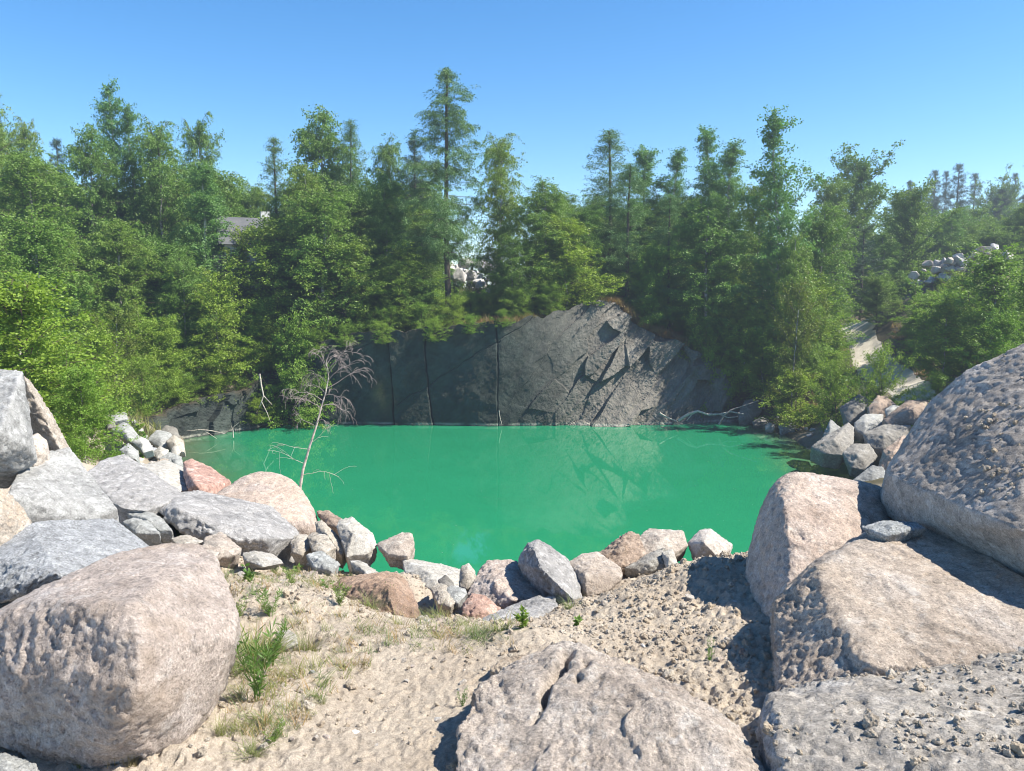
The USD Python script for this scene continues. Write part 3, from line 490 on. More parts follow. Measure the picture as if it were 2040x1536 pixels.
# -- rim in the middle
MID = [
 ('boulder', 'striped brown slab with a pale worn shoulder, sunk in the weedy soil', 'brown', [(655, 1170), (680, 1152), (735, 1144), (792, 1144), (815, 1164), (842, 1236), (800, 1262), (735, 1245), (690, 1205)], 4.55, 5.3, dict(inner=[(772, 1170, 4.75), (790, 1235, 4.5)], strata=((.7, .1, .7), .02, 14), rough=.4, soft=2, dust=1.0)),
 ('boulder', 'long pale flat slab at the water edge, left of the small upright stone', 'pale', [(800, 1112), (830, 1114), (880, 1124), (926, 1136), (918, 1168), (880, 1182), (840, 1166), (806, 1140)], 5.8, 6.6, dict(rough=.2)),
 ('stone', 'small upright tan stone standing against the green water', 'tan', [(915, 1150), (918, 1129), (934, 1120), (947, 1138), (949, 1156), (930, 1174), (914, 1168)], 5.6, 5.75, dict(rough=.3)),
 ('stone', 'dark grey chunk in the shade of the long pale slab', 'dark', [(872, 1156), (888, 1144), (902, 1158), (908, 1172), (880, 1176)], 5.5, 5.7, dict(rough=.4)),
 ('stone', 'tan tilted chunk below the long pale slab', 'tan', [(858, 1172), (872, 1160), (890, 1166), (910, 1196), (898, 1210), (872, 1202)], 5.1, 5.4, dict(rough=.4)),
 ('stone', 'light grey angular chunk left of the large pinkish hollow-faced boulder', 'grey', [(882, 1176), (900, 1166), (928, 1172), (932, 1182), (912, 1202), (892, 1196)], 5.15, 5.35, dict(rough=.3)),
 ('boulder', 'pinkish boulder with a broad sunlit front, shaded by the grey pointed boulder', 'pink', [(930, 1184), (952, 1138), (972, 1114), (1030, 1116), (1046, 1136), (1082, 1170), (1080, 1194), (1002, 1214), (960, 1204)], 5.3, 5.9, dict(inner=[(985, 1160, 5.42), (1020, 1195, 5.25)], rough=.35, T=.4)),
 ('boulder', 'grey pointed boulder standing taller than its neighbours at the water', 'grey', [(1032, 1124, 5.6), (1034, 1106, 5.65), (1050, 1082, 5.7), (1070, 1074, 5.75), (1100, 1090, 5.75), (1132, 1116, 5.7), (1150, 1150, 5.55), (1162, 1192, 5.3), (1146, 1198, 5.15), (1112, 1182, 5.2), (1076, 1158, 5.4)], 5.2, 5.7, dict(inner=[(1064, 1096, 5.45), (1078, 1132, 5.25), (1140, 1192, 5.1)], rough_dir=((-.9, -.6, 0), .18, .8), T=.35)),
 ('stone', 'small rusty red stone at the foot of the pinkish front boulder', 'red', [(922, 1200), (942, 1182), (966, 1186), (1002, 1214), (985, 1232), (948, 1238), (922, 1228)], 4.95, 5.15, dict(rough=.9)),
 ('boulder', 'flat light grey slab lying on the soil with a shaded underside', 'grey', [(934, 1246, 4.6), (1000, 1214, 4.9), (1074, 1186, 5.2), (1106, 1189, 5.2), (1112, 1206, 5.0), (1072, 1244, 4.65), (1022, 1266, 4.5), (958, 1266, 4.5)], 4.55, 5.2, dict(inner=[(985, 1240, 4.55), (1070, 1222, 4.75), (1025, 1240, 4.55)], T=.2, rough=.5, sink=.08)),
 ('boulder', 'smooth tan boulder with a ridge down its face, right of the grey pointed boulder', 'tan', [(1130, 1122), (1160, 1103), (1192, 1099), (1238, 1130), (1242, 1148), (1212, 1178), (1168, 1190), (1140, 1160)], 5.4, 6.0, dict(inner=[(1165, 1145, 5.45)], rough=.3, soft=2)),
 ('boulder', 'rough brown block tilted over the water, between tan boulder and pink slab', 'brown', [(1186, 1106), (1215, 1088), (1254, 1057), (1273, 1068), (1290, 1106), (1246, 1132), (1200, 1122)], 6.1, 6.5, dict(rough=1.0, tone=1.15)),
 ('boulder', 'pale pink slab with a straight lit top, at the water', 'pink', [(1268, 1074), (1290, 1052), (1325, 1053), (1361, 1057), (1370, 1086), (1342, 1104), (1290, 1110)], 6.4, 6.8, dict(rough=.25)),
 ('stone', 'dark grey flat wedge under the pale pink slab', 'dark', [(1243, 1132), (1282, 1108), (1322, 1091), (1346, 1110), (1340, 1130), (1290, 1140)], 6.05, 6.3, dict(rough=.5, tone=1.4)),
 ('stone', 'pale upright splinter between the dark wedge and the soil', 'pale', [(1318, 1100), (1340, 1092), (1352, 1128), (1330, 1136)], 6.0, 6.15, dict(rough=.4)),
 ('boulder', 'cream boulder with a lit pointed top beside the big right-hand boulders', 'pale', [(1370, 1082), (1394, 1056), (1415, 1054), (1441, 1078), (1460, 1086), (1434, 1116), (1388, 1106)], 6.4, 6.8, dict(inner=[(1402, 1080, 6.35)], rough=.3)),
 ('stone', 'weathered tan lump poking from the soil at the top of the big front boulder', 'tan', [(975, 1335), (1000, 1312), (1050, 1305), (1060, 1330), (1010, 1352)], 3.4, 3.6, dict(rough=.8, dust=1)),
 ('stone', 'white scuffed stone lying in the hole beside the green weeds', 'pale', [(548, 1262), (570, 1254), (588, 1262), (594, 1282), (570, 1290), (552, 1282)], 3.75, 3.95, dict(rough=.6)),
 ('boulder', 'long tan slab level with the soil, behind the front boulder', 'pale', [(640, 1290), (700, 1262), (820, 1252), (828, 1266), (760, 1290), (690, 1316)], 3.75, 4.25, dict(rough=.3, dust=1.0, T=.2)),
]
for nm, lab, m, poly, d0, d1, kw in MID: block(nm, lab, m, poly, d0, d1, cat=nm, **{**dict(edge=1.7, soft=1), **kw})
# -- near right
block('boulder', 'big rounded tan boulder with a square notch in its face, standing at the water', 'pink',
    [(1484, 1160, 4.7), (1494, 1090, 4.85), (1510, 1010, 4.95), (1538, 956, 5.0), (1570, 936, 5.0), (1605, 935, 5.0), (1650, 946, 5.0), (1762, 964, 5.0), (1800, 1010, 4.9), (1790, 1080, 4.6), (1640, 1200, 4.1), (1560, 1272, 4.0), (1520, 1250, 4.15), (1498, 1215, 4.4)],
    4.0, inner=[(1560, 1000, 4.55), (1575, 1080, 4.25), (1570, 1180, 4.05), (1660, 1010, 4.6), (1690, 1080, 4.35), (1525, 1120, 4.4)], T=.9, rough=.22, soft=70, edge=1.6, sink=.05, carve=[(1592, 1062, .085, .09)], dust=.4)
block('boulder', 'largest dark boulder with a blue-grey shaded face, highest on the heap', 'dark',
    [(1757, 985, 4.75), (1760, 932, 4.85), (1795, 870, 5.0), (1850, 790, 5.05), (1920, 735, 4.95), (2040, 683, 4.75), (2260, 640, 4.4), (2420, 800, 4.0), (2420, 1200, 3.6), (2200, 1230, 3.5), (2040, 1165, 3.85), (1980, 1130, 4.05), (1900, 1065, 4.4), (1766, 1032, 4.75)],
    4.5, inner=[(1764, 945, 4.68), (1860, 972, 4.25), (1960, 1022, 3.8), (2042, 1062, 3.5), (2200, 1140, 3.2)], T=1.0, rough_dir=((-1, -.3, .4), .2, .26), soft=3, edge=1.6, sink=0.0, tone=1.75, dust=.5)
block('boulder', 'broad tan boulder half in shadow, its side broken into dark flakes', 'tan',
    [(1541, 1195, 3.75), (1600, 1128, 3.95), (1640, 1100, 4.1), (1740, 1048, 4.45), (1850, 1043, 4.5), (1925, 1082, 4.2), (2045, 1172, 3.6), (2200, 1260, 3.2), (2200, 1400, 3.0), (1900, 1345, 3.05), (1700, 1385, 3.05), (1546, 1392, 3.2), (1543, 1275, 3.5)],
    3.1, inner=[(1632, 1125, 3.72), (1655, 1200, 3.42), (1735, 1325, 3.02), (1900, 1250, 3.25)], T=.6, rough_dir=((-.8, -.6, .0), .25, .75), soft=6, edge=1.5, sink=.05, strata=((.8, .2, -.6), .035, 8), dust=.5)
block('boulder', 'flat-topped grey slab strewn with dry soil clods, in the near right corner', 'grey',
    [(1516, 1420, 2.78), (1530, 1384, 2.9), (1620, 1366, 2.98), (1700, 1350, 3.02), (1850, 1320, 3.1), (1960, 1300, 3.15), (2150, 1290, 3.1), (2400, 1500, 2.4), (2300, 1900, 1.8), (1560, 1900, 2.1), (1534, 1600, 2.45), (1522, 1480, 2.6)],
    2.5, inner=[(1545, 1410, 2.72), (1560, 1536, 2.38), (1900, 1536, 2.3), (2200, 1536, 2.15)], T=.35, rough=.45, soft=3, edge=1.4, sink=.05, dust=1.0, tone=1.0)
block('boulder', 'grey-brown front boulder with a dark open crack near its peak', 'tan',
    [(903, 1560, 2.55), (914, 1440, 2.78), (940, 1380, 2.95), (1000, 1332, 3.1), (1070, 1300, 3.2), (1112, 1283, 3.24), (1150, 1287, 3.24), (1300, 1350, 3.02), (1400, 1400, 2.86), (1470, 1452, 2.72), (1512, 1500, 2.6), (1540, 1580, 2.42), (1500, 1800, 2.1), (960, 1800, 2.1)],
    2.3, inner=[(1128, 1302, 3.08), (1190, 1332, 2.95), (1330, 1404, 2.70), (1440, 1464, 2.55), (1080, 1420, 2.84), (1180, 1480, 2.68), (1000, 1480, 2.72), (1350, 1536, 2.46)], T=.6, rough=.42, soft=5, edge=1.35, sink=.02, tone=.97,
    grooves=[(1130, 1294, 1060, 1436, .015, .13), (1166, 1318, 1146, 1362, .010, .05)])
block('stone', 'light grey stone under the huge tan boulder in the bottom corner', 'grey', [(-60, 1500), (10, 1500), (70, 1522), (95, 1560), (-60, 1580)], 2.45, 2.6, cat='stone')
block('stone', 'thin grey shard lying flat on the shaded top of the broad tan boulder', 'blue', [(1715, 1050, 4.2), (1760, 1036, 4.35), (1830, 1040, 4.3), (1845, 1052, 4.2), (1770, 1068, 4.1)], 4.1, 4.3, cat='stone', T=.1)
# -- stone pile on the far right shore
PILE = [
 ('long grey block reaching into the water from the far right pile', 'dark', [(1615, 890), (1640, 870), (1690, 841), (1703, 850), (1702, 884), (1682, 908), (1642, 904)], 26.6, 28, 1.25),
 ('small pale triangular block behind the long grey block', 'grey', [(1640, 868), (1654, 834), (1680, 855), (1662, 878), (1642, 882)], 29, 30, .8),
 ('large dark block in shade at the back of the right shore pile', 'dark', [(1672, 812), (1712, 784), (1742, 800), (1738, 838), (1690, 842)], 30.5, 31.5, .9),
 ('pointed brown block on top of the right shore pile', 'brown', [(1728, 812), (1749, 786), (1766, 790), (1787, 806), (1765, 832), (1732, 832)], 29.5, 30.3, 1.1),
 ('white-faced block in the middle of the right shore pile', 'quartz', [(1702, 842), (1722, 824), (1760, 825), (1758, 848), (1722, 866), (1704, 856)], 28, 28.8, .75),
 ('flat leaning slab topping the right shore pile beside the huge boulder', 'brown', [(1758, 836), (1808, 798), (1850, 797), (1852, 816), (1830, 842), (1772, 848)], 27.6, 29, .9),
 ('dark wedge-shaped block below the flat leaning slab', 'dark', [(1718, 862), (1760, 845), (1816, 848), (1802, 876), (1764, 902), (1732, 890)], 26.6, 27.4, 1.1),
 ('dark block at the waterline under the wedge-shaped block', 'dark', [(1678, 902), (1700, 884), (1732, 884), (1748, 908), (1732, 938), (1696, 932)], 25.6, 26.4, 1.1),
 ('low pale block at the foot of the right shore pile', 'grey', [(1698, 956), (1738, 926), (1760, 930), (1775, 955), (1742, 972)], 23.6, 24.6, .7),
 ('brown block between the right shore pile and the huge boulder', 'brown', [(1750, 925), (1760, 896), (1800, 866), (1830, 880), (1800, 930), (1765, 945)], 24.4, 25.4, 1.2),
 ('white slip of rock between the two brown top blocks', 'quartz', [(1762, 816), (1775, 808), (1796, 808), (1790, 820), (1768, 828)], 28.6, 29, .8),
 ('pale shore stone at the water below the yellow grass', 'pale', [(1524, 848), (1532, 841), (1545, 846), (1542, 856), (1526, 856)], 37.0, 37.5, 1),
 ('grey shore block right of the pale shore stone', 'grey', [(1550, 848), (1570, 834), (1590, 842), (1584, 858), (1556, 858)], 36.6, 37.4, 1),
 ('dark flat block beside the right end of the quarry face', 'dark', [(1470, 822), (1484, 796), (1504, 794), (1520, 818), (1500, 836), (1474, 836)], 39.6, 40.4, 1),
 ('low dark stone at the water near the fallen branch', 'dark', [(1498, 840), (1515, 830), (1532, 836), (1528, 848), (1502, 848)], 38.4, 38.8, 1),
]
PILE.append(('blue-grey block resting on the rusty grass at the peak of the face', 'blue', [(1208, 632), (1214, 616), (1226, 613), (1234, 626), (1228, 642), (1212, 642)], 40.9, 41.4, .7))
for lab, m, poly, d0, d1, tn_ in PILE: block('boulder', lab, m, poly, d0, d1, cat='boulder', rough=.4, soft=1, tone=tn_, edge=1.6, sink=.22)
# -- rubble of the left bank
RUB = [
 ('flat pale slab topping the left bank rubble below the bushes', 'grey', [(212, 826), (232, 820), (252, 822), (254, 834), (226, 840)], 27, 28.5),
 ('dark-sided block under the flat pale slab', 'dark', [(212, 838), (228, 834), (230, 850), (214, 854)], 26.4, 27),
 ('long light slab sloping to the water on the left bank', 'grey', [(222, 856), (246, 840), (262, 850), (280, 872), (262, 882), (240, 870)], 24.5, 26.5),
 ('white tilted plate in the left bank rubble', 'quartz', [(262, 880), (274, 866), (296, 876), (306, 896), (284, 902)], 23.5, 24.8),
 ('broad pale plate beside the bright birch bush', 'grey', [(238, 896), (256, 882), (276, 900), (272, 916), (246, 912)], 20, 21.5),
 ('tan slab low on the left bank, above the reddish boulder', 'pale', [(300, 924), (330, 916), (362, 930), (368, 944), (340, 948), (304, 938)], 13.5, 15),
 ('sharp light block at the left waterline', 'pale', [(342, 892), (354, 886), (362, 900), (352, 908), (340, 904)], 27.5, 28.2),
 ('long low slab on the left spit, tilted to the water', 'grey', [(292, 876), (312, 856), (340, 862), (352, 884), (322, 894)], 29.5, 31),
 ('tan broken block at the tip of the left spit', 'tan', [(330, 880), (346, 866), (366, 878), (368, 900), (344, 902)], 28.8, 30),
 ('dark wet block on the outer side of the left spit', 'dark', [(316, 862), (330, 846), (352, 852), (360, 872), (332, 876)], 31.5, 33),
 ('small cream block wedged in the left spit rubble', 'pale', [(304, 900), (318, 888), (336, 896), (334, 912), (312, 914)], 26.8, 27.6),
 ('broad shelving slab in the middle of the left spit', 'grey', [(316, 914), (338, 900), (362, 910), (360, 926), (330, 930)], 25.2, 26.2),
 ('cube-like grey block at the left waterline', 'grey', [(340, 912), (352, 906), (364, 916), (362, 932), (344, 932)], 24.0, 24.8),
]
for lab, m, poly, d0, d1 in RUB: block('boulder', lab, m, poly, d0, d1, cat='boulder', rough=.3, edge=1.6, sink=.15)
lib = []
for k in range(10):
    r = np.random.default_rng(300 + k); p = r.normal(0, 1, (16, 3)); p /= np.linalg.norm(p, axis=1, keepdims=True); p = np.sign(p) * np.abs(p) ** .7 * np.array([.5, r.uniform(.32, .5), r.uniform(.2, .4)])
    lib.append(stone_from_points(p, .035, .3, 1, 900 + k))
def loose(name, label, group, cat, spots, mats, seed):
    r = np.random.default_rng(seed)
    for (x, y, z, s) in spots:
        v, f = lib[r.integers(10)]; a = r.uniform(0, 6.28); c_, s_ = math.cos(a), math.sin(a)
        tl = r.normal(0, .25, 2); R = np.array([[c_, -s_, 0], [s_, c_, 0], [0, 0, 1]]) @ np.array([[1, 0, tl[0]], [0, 1, tl[1]], [-tl[0], -tl[1], 1]])
        vv = (v @ R.T) * s; m_ = mats[r.integers(len(mats))]
        o = obj(name, (vv, f), M[m_], loc=None, smooth=True, tint=np.tile([1 + .2 * (r.random() - .5)] * 3, (len(vv), 1)))
        o.AddTranslateOp().Set(Gf.Vec3d(float(x), float(y), float(z))); tag(o, label, cat, group)
def scatter_px(polys, n, seed, lo=2, hi=45):
    r = np.random.default_rng(seed); P = Polygon(polys); x0, y0, x1, y1 = P.bounds; out = []
    while len(out) < n:
        x, y = r.uniform(x0, x1), r.uniform(y0, y1)
        if contains_xy(P, x, y): out.append((x, y))
    res = []
    for x, y in out:
        d = ground_hit(x, y, lo, hi, 260); p = at(x, y, d); res.append((p[0], p[1], float(hf(p[0], p[1])), d))
    return res
_r = np.random.default_rng(8)
bank = scatter_px([(215, 850), (262, 842), (345, 890), (368, 935), (330, 950), (255, 925), (230, 880)], 75, 4, 9, 40)
loose('stone', 'angular loose block in the pale rubble sloping down the left bank', 'rubble on the left bank', 'stone', [(x, y, z + .05, d * _r.uniform(8, 24) / 1570 * 1.3) for x, y, z, d in bank], ['grey', 'pale', 'grey', 'tan', 'blue'], 21)
bank += scatter_px([(300, 852), (335, 872), (372, 900), (366, 935), (330, 930), (300, 890)], 60, 5, 9, 44)
rim = scatter_px([(400, 1100), (560, 1110), (700, 1150), (860, 1190), (930, 1215), (900, 1240), (700, 1200), (480, 1160)], 34, 6)
loose('stone', 'fist-sized broken stone lying in the weedy soil below the rim boulders', 'small stones in the weedy soil', 'stone', [(x, y, z, d * _r.uniform(8, 26) / 1570) for x, y, z, d in rim], ['tan', 'pale', 'pink', 'grey'], 22)
near = scatter_px([(480, 1330), (900, 1250), (1300, 1200), (1480, 1130), (1500, 1350), (1300, 1320), (1000, 1300), (900, 1500), (420, 1500)], 46, 7)
loose('stone', 'small stone lying loose on the bare sandy ground', 'small stones on the bare sand', 'stone', [(x, y, z, d * _r.uniform(6, 20) / 1570) for x, y, z, d in near], ['grey', 'pale', 'tan', 'pink'], 23)
shore_r = scatter_px([(1500, 838), (1560, 830), (1640, 850), (1650, 885), (1600, 870), (1520, 858)], 22, 9, 20, 45)
loose('stone', 'low dark stone along the waterline under the right bank shrubs', 'waterline stones on the right bank', 'stone', [(x, y, z + .05, d * _r.uniform(6, 16) / 1570) for x, y, z, d in shore_r], ['dark', 'brown', 'grey'], 24)
# white rubble heap behind the tall larch, and the pale one beyond the right bushes
hr = np.random.default_rng(17)
sp = [(at(x, 600, 57)[0], 57 + hr.uniform(-2, 3), 6.7 + hr.uniform(0, 1) ** .7 * 2.4 * (1 - ((x - 950) / 105) ** 2 * .8), hr.uniform(.5, 1.3)) for x in hr.uniform(868, 1048, 75)]
loose('stone', 'white broken block in the rubble heap behind the tall larch', 'white rubble heap behind the larch', 'stone', sp, ['quartz'], 25)
sp = [(at(x, 600, 46)[0], 46 + hr.uniform(-1, .6), at(x, 530 - (x - 1820) * .24 + hr.uniform(-2, 36), 46)[2], hr.uniform(.25, .9)) for x in hr.uniform(1815, 1985, 60)]
loose('stone', 'pale block in the spoil heap above the bushes on the right', 'pale spoil heap above the right bushes', 'stone', sp, ['pale', 'tan', 'grey'], 26)
sp = [(at(x, 600, 52)[0], 52 + hr.uniform(-1, 1), at(x, hr.uniform(548, 575), 52)[2], hr.uniform(.3, .8)) for x in hr.uniform(1190, 1370, 26)]
loose('stone', 'pale block glimpsed between the larch stems on the cliff top', 'pale blocks on the cliff top', 'stone', sp, ['quartz', 'grey'], 27)

# ------------------------------------------------------------------ trees: one model of each kind, then one copy per tree
def tube(P, r0, r1, k=5):
    P = np.asarray(P, float); n = len(P); t = np.gradient(P, axis=0); t /= np.maximum(np.linalg.norm(t, axis=1, keepdims=True), 1e-9)
    a = np.where(np.abs(t[:, 2:3]) > .9, [[1.0, 0, 0]], [[0, 0, 1.0]]); u = np.cross(t, a); u /= np.linalg.norm(u, axis=1, keepdims=True); w = np.cross(t, u)
    rr_ = np.linspace(r0, r1, n) if np.ndim(r0) == 0 else np.asarray(r0); th = np.arange(k) * 2 * math.pi / k
    v = P[:, None] + rr_[:, None, None] * (np.cos(th)[None, :, None] * u[:, None] + np.sin(th)[None, :, None] * w[:, None])
    g = np.arange(n * k).reshape(n, k); g2 = np.roll(g, -1, 1)
    q = np.stack([g[:-1], g2[:-1], g2[1:], g[1:]], -1).reshape(-1, 4)
    return v.reshape(-1, 3), np.vstack([q[:, [0, 1, 2]], q[:, [0, 2, 3]]])
def join(parts):
    V, Fc, o = [], [], 0
    for v, f in parts: V.append(v); Fc.append(f + o); o += len(v)
    return np.vstack(V), np.vstack(Fc)
def leaf_quads(c, d, L, W, rng):
    """pointed leaves folded at the midrib: base c, direction d"""
    n = len(c); d = d / np.maximum(np.linalg.norm(d, axis=1, keepdims=True), 1e-9)
    s = np.cross(d, rng.normal(0, 1, (n, 3)) + [0, 0, .6]); s /= np.maximum(np.linalg.norm(s, axis=1, keepdims=True), 1e-9)
    L = (L * rng.uniform(.7, 1.3, n))[:, None]; W = (W * rng.uniform(.7, 1.3, n))[:, None]
    v = np.stack([c, c + d * L * .45 + s * W * .5, c + d * L, c + d * L * .45 - s * W * .5], 1).reshape(-1, 3)
    b = np.arange(n)[:, None] * 4
    return v, np.vstack([b + [0, 1, 2], b + [0, 2, 3]])
def grow(seed, H, R, cb, prof, nb, el, droop, tpm, tlen, tdroop, nl, L, W, r0=.012, wob=.02, jit=.05, clump=.6, lead=8, split=None):
    rng = np.random.default_rng(seed); tz = np.linspace(0, 1, 14)
    wx = np.cumsum(rng.normal(0, wob, (14, 2)), 0) * H * .25; wx -= wx[0]
    T = np.c_[wx, tz * H]; trunk_at = lambda t: np.stack([np.interp(t, tz, T[:, k]) for k in range(3)], -1)
    trunk = tube(T, r0 * H, .003 * H, 7)
    px_, pr_ = np.array(prof).T; bt = np.sort(rng.uniform(0, 1, nb)); az = np.arange(nb) * 2.4 + rng.normal(0, .5, nb)
    lobes = rng.uniform(0, 6.28, 4); br = []; C, D = [], []
    for i in range(nb):
        t = bt[i]; z = cb + (1 - cb) * t; p0 = trunk_at(np.array(z))
        lump = 1 + clump * (noise(np.array([[math.cos(az[i]) * 1.6 + 5, math.sin(az[i]) * 1.6 + 5, t * 6.0]]), seed)[0] - .5) * 2
        ln = R * np.interp(t, px_, pr_) * rng.uniform(.65, 1.12) * max(.25, lump)
        e = math.radians(np.interp(t, [0, 1], el) + rng.normal(0, 8)); ca = np.array([math.cos(az[i]) * math.cos(e), math.sin(az[i]) * math.cos(e), math.sin(e)])
        ln = ln / max(.35, math.cos(e)) ** .6
        s = np.linspace(0, 1, 6)[:, None]; P = p0 + ca * ln * s + np.array([0, 0, -droop * ln]) * s ** 2 + np.cumsum(rng.normal(0, .03 * ln, (6, 3)), 0) * (s > 0)
        br.append(tube(P, max(.006, .014 * ln ** .8) * (r0 / .012), .003, 4))
        k = max(4, int(ln * tpm)); ss = rng.uniform(.08, 1.02, k)
        q0 = np.stack([np.interp(ss, s[:, 0], P[:, j]) for j in range(3)], -1)
        side = np.cross(ca, [0, 0, 1]); side /= max(1e-6, np.linalg.norm(side))
        td = ca * rng.uniform(.2, .9, (k, 1)) + side * rng.normal(0, .7, (k, 1)) + rng.normal(0, .35, (k, 3)) + np.array([0, 0, -tdroop])
        td /= np.linalg.norm(td, axis=1, keepdims=True); tl = tlen * rng.uniform(.5, 1.25, k) * (.6 + .4 * min(1, ln))
        for j in range(k):
            if j % 3 == 0: br.append(tube(np.stack([q0[j], q0[j] + td[j] * tl[j] * .5, q0[j] + td[j] * tl[j] + [0, 0, -.25 * tdroop * tl[j]]]), .004, .002, 3))
        u = rng.uniform(.05, 1.05, (k, nl, 1)); c = q0[:, None] + td[:, None] * tl[:, None, None] * u + np.array([0, 0, -.25 * tdroop]) * (tl[:, None, None] * u ** 2) + rng.normal(0, jit, (k, nl, 3))
        C.append(c.reshape(-1, 3)); D.append((td[:, None] * .7 + rng.normal(0, .6, (k, nl, 3)) + [0, 0, -.35 - .4 * tdroop]).reshape(-1, 3))
    k = lead * nl; z = 1 - (1 - cb) * .12 * rng.uniform(-.1, 1, k) ** 1.5; z = np.nan_to_num(z, nan=1.0)
    C.append(trunk_at(np.minimum(z, 1)) + rng.normal(0, .07, (k, 3)) + np.c_[np.zeros((k, 2)), np.maximum(z - 1, 0) * H]); D.append(rng.normal(0, 1, (k, 3)) + [0, 0, .5])
    C, D = np.vstack(C), np.vstack(D); ok = C[:, 2] > .02 * H
    return trunk, join(br), leaf_quads(C[ok], D[ok], L, W, rng)
BIRCH = [(0, .6), (.15, .9), (.35, 1), (.6, .98), (.8, .82), (.92, .58), (1, .25)]
COL = [(0, .8), (.2, 1), (.45, .96), (.65, .78), (.8, .6), (.92, .42), (1, .16)]
CONE = [(0, .95), (.1, 1), (.5, .74), (.8, .42), (.93, .22), (1, .08)]
ROUND = [(0, .7), (.25, 1), (.55, 1), (.8, .75), (1, .3)]
SHRUB = [(0, .9), (.3, 1), (.6, .8), (.85, .5), (1, .2)]
KINDS = {  # name: (crown width, model list)
 'birch': dict(w=3.4, H=10, leaf='birch_leaf', bark='birch_bark', v=[dict(seed=s, H=10, R=1.75, cb=.10, prof=BIRCH, nb=125, el=(38, 60), droop=.42, tpm=6.5, tlen=.62, tdroop=.95, nl=25, L=.085, W=.062, r0=.008) for s in (1, 2, 3)]),
 'aspen': dict(w=2.8, H=12, leaf='aspen_leaf', bark='aspen_bark', v=[dict(seed=s, H=12, R=1.35, cb=.10, prof=COL, nb=140, el=(32, 56), droop=.05, tpm=6, tlen=.5, tdroop=.1, nl=26, L=.085, W=.078, r0=.008, clump=.95, jit=.07) for s in (11, 12, 13)]),
 'larch': dict(w=3.6, H=13, leaf='larch_needle', bark='dark_bark', v=[dict(seed=23, H=13, R=2.15, cb=.28, prof=[(0, .55), (.08, .9), (.25, 1), (.42, .92), (.55, .55), (.78, .36), (.93, .2), (1, .05)], nb=120, el=(-4, 38), droop=.10, tpm=9, tlen=.5, tdroop=.75, nl=44, L=.085, W=.030, r0=.0095, wob=.006, clump=.5)]),
 'young_larch': dict(w=2.6, H=9, leaf='larch_needle', bark='dark_bark', v=[dict(seed=s, H=9, R=1.35, cb=.06, prof=CONE, nb=120, el=(12, 48), droop=.05, tpm=9, tlen=.40, tdroop=.25, nl=30, L=.085, W=.022, r0=.009, wob=.006, clump=.4) for s in (31, 32)]),
 'spruce': dict(w=3.0, H=10, leaf='spruce_needle', bark='dark_bark', v=[dict(seed=41, H=10, R=1.6, cb=.08, prof=CONE, nb=110, el=(-8, 40), droop=.06, tpm=9, tlen=.36, tdroop=.25, nl=26, L=.09, W=.030, wob=.003, clump=.3)]),
 'pine': dict(w=3.2, H=9, leaf='spruce_needle', bark='dark_bark', v=[dict(seed=51, H=9, R=1.7, cb=.25, prof=[(0, .7), (.3, 1), (.6, .8), (.85, .5), (1, .2)], nb=46, el=(5, 45), droop=-.12, tpm=8, tlen=.34, tdroop=-.25, nl=34, L=.11, W=.026, wob=.01, clump=.7)]),
 'broadleaf': dict(w=4.8, H=8, leaf='oak_leaf', bark='dark_bark', v=[dict(seed=s, H=8, R=2.4, cb=.10, prof=ROUND, nb=90, el=(24, 66), droop=.02, tpm=6, tlen=.5, tdroop=.05, nl=26, L=.11, W=.08, clump=.9, jit=.07) for s in (61, 62)]),
 'birch_bush': dict(w=3.2, H=4.5, leaf='shrub_leaf', bark='birch_bark', v=[dict(seed=s, H=4.5, R=1.55, cb=.04, prof=SHRUB, nb=84, el=(28, 72), droop=.16, tpm=8, tlen=.42, tdroop=.35, nl=24, L=.07, W=.052, r0=.007, clump=.7, wob=.03) for s in (71, 72, 73)]),
 'shrub': dict(w=2.4, H=2.4, leaf='shrub_leaf', bark='twig', v=[dict(seed=s, H=2.4, R=1.15, cb=.02, prof=SHRUB, nb=46, el=(25, 72), droop=.10, tpm=9, tlen=.30, tdroop=.1, nl=24, L=.055, W=.040, r0=.007, clump=.7, wob=.04) for s in (81, 82)]),
 'yellow_birch': dict(w=2.6, H=5, leaf='yellow_leaf', bark='birch_bark', v=[dict(seed=91, H=5, R=1.3, cb=.05, prof=BIRCH, nb=46, el=(30, 62), droop=.2, tpm=7, tlen=.42, tdroop=.5, nl=18, L=.075, W=.055, r0=.007)]),
}
NAMES = dict(birch='birch_tree', aspen='aspen_tree', larch='larch_tree', young_larch='young_larch_tree', spruce='spruce_tree', pine='pine_tree', broadleaf='broadleaf_tree', birch_bush='birch_sapling', shrub='leafy_shrub', yellow_birch='yellowing_birch')
models = UsdGeom.Scope.Define(stage, '/World/tree_models')
models.GetPrim().SetSpecifier(Sdf.SpecifierClass)
MODEL = {}
for kn, kd in KINDS.items():
    for i, p in enumerate(kd['v']):
        path = f'/World/tree_models/{NAMES[kn]}_{i:03d}'
        UsdGeom.Xform.Define(stage, path)
        tr, br, cr = grow(**p)
        obj('trunk', tr, M[kd['bark']], path, smooth=True); obj('branches', br, M['twig' if kn in ('shrub', 'birch_bush', 'birch', 'aspen') else 'dark_bark'], path); obj('crown', cr, M[kd['leaf']], path)
        ext = np.percentile(np.hypot(cr[0][:, 0], cr[0][:, 1]), 97) * 2
        MODEL.setdefault(kn, []).append((path, float(np.percentile(cr[0][:, 2], 99.85)), ext))
_pick = np.random.default_rng(77)
